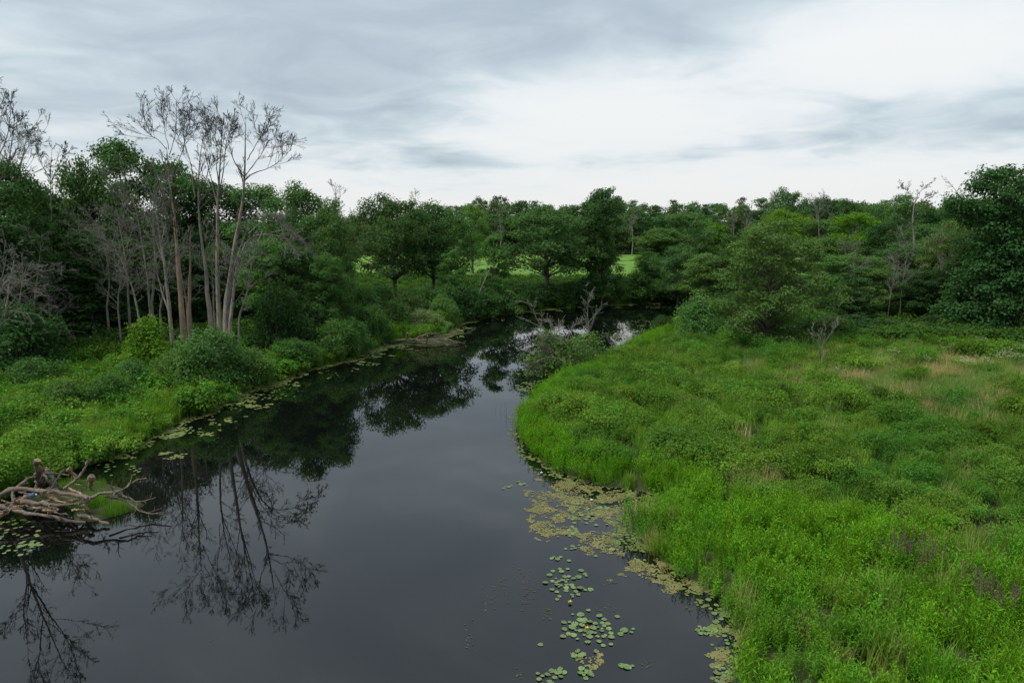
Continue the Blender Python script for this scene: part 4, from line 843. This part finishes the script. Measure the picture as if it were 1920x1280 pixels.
for cx, cy_, rx, ry, n, lab in clusters:
    done = []; subs = [(rp.uniform(-.75, .75), rp.uniform(-.75, .75), rp.uniform(.25, .55)) for _ in range(max(2, n // 8))]
    for _ in range(n):
        for _try in range(30):
            sx, sy, sg = rp.choice(subs); q = P(cx + rx * (sx + rp.gauss(0, sg)), cy_ + ry * (sy + rp.gauss(0, sg)), 0.02)
            s = rp.choice((rp.uniform(0.04, 0.07), rp.uniform(0.065, 0.095), rp.uniform(0.07, 0.115)))
            if all((q[0] - b[0]) ** 2 + (q[1] - b[1]) ** 2 > (0.8 * (s + b[2])) ** 2 for b in done): break
        done.append((q[0], q[1], s))
        o = obj('lily_pad', rp.choice(PADS), loc=(q[0], q[1], 0.016 + rp.uniform(0, 0.01))); o.scale = (s, s, s); o.rotation_euler = (rp.gauss(0, .07), rp.gauss(0, .07), rp.random() * 6.28)
        tag(o, lab, 'lily pad', lab.replace('lily pad', 'lily pads', 1))
C_pad = bpy.data.collections.new('far_pads')
for i, me in enumerate(PADS): C_pad.objects.link(bpy.data.objects.new('far_pads_%d' % i, me))
pp = []
for cx, cy_, rx, ry, n in ((25, 1005, 50, 36, 50), (62, 1020, 16, 6, 16), (225, 875, 45, 18, 26), (330, 806, 34, 12, 50), (1210, 612, 50, 12, 260), (1165, 628, 40, 8, 200), (1010, 725, 45, 12, 160), (735, 650, 32, 3.5, 120), (695, 668, 20, 3, 40), (700, 683, 14, 2, 20), (500, 735, 70, 14, 60), (420, 760, 50, 12, 50), (1000, 700, 30, 6, 80), (1240, 575, 40, 3, 60)):
    for _ in range(n):
        a = rp.random() * 6.283; r = math.sqrt(rp.random()); q = P(cx + rx * r * math.cos(a), cy_ + ry * r * math.sin(a), 0.014); pp.append(q)
pp = np.array(pp); pp = pp[sdf(pp[:, 0], pp[:, 1]) < -0.05]
scatter('scattered_lily_pads', 'small lily pads drifting along the left bank and river bend', 'lily pads', pp, C_pad, 5, 0.055, 0.09, 20, tilt=0.03)
def pondweed():
    r_ = np.random.default_rng(4); out = []
    for cx, cy_, rx, ry, n in ((950, 1100, 25, 30, 30), (990, 1105, 16, 35, 30), (910, 1130, 10, 18, 14), (1025, 1150, 8, 18, 16), (1150, 1092, 10, 4, 8), (880, 1190, 10, 22, 16), (970, 1265, 12, 12, 12), (1130, 1140, 20, 10, 14), (1295, 1140, 14, 5, 12), (1210, 1250, 12, 12, 8), (395, 1199, 3, 1, 1), (310, 1145, 2, 1, 1)):
        for _ in range(n): out.append(P(cx + rx * r_.normal() * .6, cy_ + ry * r_.normal() * .6, 0.008))
    out = np.array(out); out = out[sdf(out[:, 0], out[:, 1]) < 0]; m = len(out)
    ax = np.stack([np.cos(t_ := r_.random(m) * 6.28), np.sin(t_), np.zeros(m)], 1); s = r_.uniform(0.06, 0.16, m)
    V, F = leaves(r_, out, np.tile(UP, (m, 1)), s, s * 0.28, 0.1, ax)
    tag(obj('pondweed', mesh_np('pondweed', V, F, M['pondweed'], np.repeat(r_.random(m), 4))), 'pale pondweed leaves just breaking the open water', 'pondweed', kind='stuff')
pondweed()
def flower(name, label, px, py, mat, cat):
    q = P(px, py, 0.03); t = empty(name, q, label, cat)
    r_ = np.random.default_rng(int(px)); n = 10; a = np.arange(n) * 6.283 / n * 2.0
    ax = np.stack([np.cos(a), np.sin(a), np.where(np.arange(n) < 5, 0.5, 1.2)], 1); ax = norm(ax); nr = norm(UP - ax * ax[:, 2:3] + 1e-3)
    V, F = leaves(r_, ax * 0.045, nr, 0.085, 0.05, 0.3, ax); obj('petals', mesh_np('petals', V, F, M[mat]), t)
    st = np.array([[[0, 0, -0.2], [0, 0, -.05], [0, 0, 0.02]]]); obj('stalk', mesh_np('stalk', *tubes(st, np.full((1, 3), 0.008), 5), M['duck']), t)
flower('water_lily_flower', 'yellow water lily flower just under the middle pad cluster', 1069, 1129, 'yellow', 'flower')
flower('water_lily_flower', 'yellow water lily flower in the wide pad cluster', 1101, 1178, 'yellow', 'flower')
flower('water_lily_flower', 'white water lily flower above the tan algae', 1015, 887, 'white', 'flower')
flower('water_lily_flower', 'white water lily flower in the pad raft within tan algae', 1109, 938, 'white', 'flower')

# ------------------------------------------------------------------ reeds, tufts, purple flowers, litter
def reeds(label, px, py, n, h, spread, seed, group=None, mat='grass', width=0.012, name='reed_clump'):
    r_ = np.random.default_rng(seed); q = P(px, py, 0.0); d = sdf([q[0]], [q[1]])[0]
    z = (0.1 if name == 'sedge_tuft' else -0.05) if d < 0 else gz(q[0], q[1])
    V, F, lf = blades(r_, n, h, spread, width, 0.12)
    t = obj(name, mesh_np(name, V, F, M[mat], lf), loc=(q[0], q[1], z)); tag(t, label, 'reeds', group); return t
for i, (px, py, n, h, s) in enumerate(((1168, 1000, 22, .9, .35), (1150, 1020, 12, .7, .3), (1185, 1025, 16, .8, .4), (1210, 1035, 14, .7, .35), (1262, 1072, 12, .7, .3), (1230, 1050, 12, .6, .35), (1160, 985, 10, .6, .2), (1062, 915, 6, .6, .3), (1075, 975, 6, .6, .3))):
    reeds('thin green reeds standing in the shallows off near right bank', px, py, n, h, s, 400 + i, 'reeds off near right bank')
for i, (px, py, n, h, s) in enumerate(((985, 800, 90, 1.3, .8), (1000, 780, 90, 1.2, .8), (975, 770, 10, 1.0, 1.2), (950, 760, 6, .9, 1.0), (990, 830, 50, 1.1, .6), (1030, 690, 60, .8, .9), (1040, 700, 60, .8, .8), (1060, 695, 60, .9, .6))):
    reeds('dark green rushes at the narrow point of right bank', px, py, n, h, s, 420 + i, 'rushes at right bank point')
reeds('bright sedge tuft growing on the mound of near debris pile', 181, 955, 420, .75, .4, 440, name='sedge_tuft')
reeds('short sedge tuft at the right end of the debris mound', 218, 962, 420, .5, .5, 441, name='sedge_tuft')
reeds('low moss and grass patch behind near debris pile', 165, 918, 500, .35, .7, 442, name='sedge_tuft')
reeds('small grass patch between the upright stump and orange stub', 125, 915, 360, .35, .6, 443, name='sedge_tuft')
reeds('low grass patch left of the sedge tuft on the debris mound', 152, 950, 320, .4, .45, 444, name='sedge_tuft')
def mound(px, py, r, h, label):
    q = P(px, py, 0); n = 18; V = [(0, 0, h)]; F = []
    r_ = random.Random(int(px))
    for k, f in enumerate((0.5, 0.8, 1.0)):
        for i in range(n):
            a = 6.283 * i / n; w = 1 + 0.15 * math.sin(3 * a + px) + r_.uniform(-.06, .06); V.append((r * f * w * math.cos(a) * 1.3, r * f * w * math.sin(a), h * (1 - f ** 2) - (0.15 if k == 2 else 0)))
    for i in range(n):
        j = (i + 1) % n; F.append((0, 1 + i, 1 + j))
        for k in range(2): F.append((1 + k * n + i, 1 + (k + 1) * n + i, 1 + (k + 1) * n + j, 1 + k * n + j))
    me = bpy.data.meshes.new('mud_mound'); me.from_pydata(V, [], F); me.materials.append(M['soil'])
    tag(obj('mud_mound', me, loc=(q[0], q[1], 0)), label, kind='structure')
mound(195, 955, 1.1, .22, 'muddy mound under the near debris pile'); mound(140, 925, 1.6, .2, 'muddy mound behind the near debris pile'); mound(790, 640, 2.6, .3, 'muddy mound under the distant debris pile')
def loosestrife(px, py, n, h, spread, label, seed):
    q = P(px, py, 0.5); z = gz(q[0], q[1]); r_ = np.random.default_rng(seed); t = empty('purple_loosestrife', (q[0], q[1], z), label, 'flowers')
    a = r_.random(n) * 6.283; r = spread * np.sqrt(r_.random(n)); b = np.stack([r * np.cos(a), r * np.sin(a), np.zeros(n)], 1); H = h * r_.uniform(.75, 1.12, n); lean = r_.normal(size=(n, 3)) * [.09, .09, 0]
    top = b + (UP + lean) * H[:, None]; obj('stems', mesh_np('stems', *tubes(np.stack([b, (b + top) / 2, top], 1), np.full((n, 3), .006), 4), M['grass']), t)
    pid = np.repeat(np.arange(n), 46); f = r_.uniform(0.62, 1.0, len(pid)); pos = b[pid] + (UP + lean[pid]) * (H[pid] * f)[:, None]; d = norm(r_.normal(size=(len(pid), 3)))
    V, F = leaves(r_, pos + d * (0.028 * (1.3 - f))[:, None] * 1.6, d, 0.04, 0.03); obj('flower_spikes', mesh_np('flower_spikes', V, F, M['purple'], np.repeat(r_.random(len(pid)), 4)), t)
    pid = np.repeat(np.arange(n), 14); f = r_.uniform(0.15, .65, len(pid)); pos = b[pid] + (UP + lean[pid]) * (H[pid] * f)[:, None]; d = norm(r_.normal(size=(len(pid), 3)) * [1, 1, .3])
    V, F = leaves(r_, pos + d * .05, UP + r_.normal(size=pos.shape) * .3, .11, .025, .2, d); obj('leaves', mesh_np('leaves', V, F, M['herb'], np.repeat(r_.random(len(pid)), 4)), t)
loosestrife(1708, 1085, 34, 1.35, .75, 'largest clump of purple flower spikes in the near right marsh', 1)
loosestrife(1835, 1158, 16, 1.3, .45, 'purple flower clump at lower right, left one of the pair', 2)
loosestrife(1885, 1185, 20, 1.2, .5, 'purple flower clump nearest the lower right corner', 3)
def barrel():
    q = P(55, 930, 0.75); t = empty('plastic_jug', q, 'crushed blue plastic jug caught among the near debris limbs', 'jug')
    pr = np.array([(0.0, .02), (.10, 0), (.13, .03), (.13, .22), (.115, .27), (.05, .31), (.04, .36), (.0, .37)]); n = 14; V = []; F = []
    for r, z in pr:
        for i in range(n): a = 6.283 * i / n; V.append((r * math.cos(a) * (1 + .12 * math.sin(2 * a)), r * math.sin(a) * .8, z))
    for k in range(len(pr) - 1):
        for i in range(n): j = (i + 1) % n; F.append((k * n + i, k * n + j, (k + 1) * n + j, (k + 1) * n + i))
    me = bpy.data.meshes.new('body'); me.from_pydata(V, [], F); me.materials.append(M['blue']); o = obj('body', me, t)
    V = []; F = []
    for r, z in ((0.046, .34), (.046, .385), (0.001, .387)):
        for i in range(n): a = 6.283 * i / n; V.append((r * math.cos(a), r * math.sin(a), z))
    for k in range(2):
        for i in range(n): j = (i + 1) % n; F.append((k * n + i, k * n + j, (k + 1) * n + j, (k + 1) * n + i))
    me = bpy.data.meshes.new('cap'); me.from_pydata(V, [], F); me.materials.append(M['white']); obj('cap', me, t)
    t.rotation_euler = (0.3, 1.35, 0.5); t.scale = (0.75, 0.75, 0.7)
barrel()
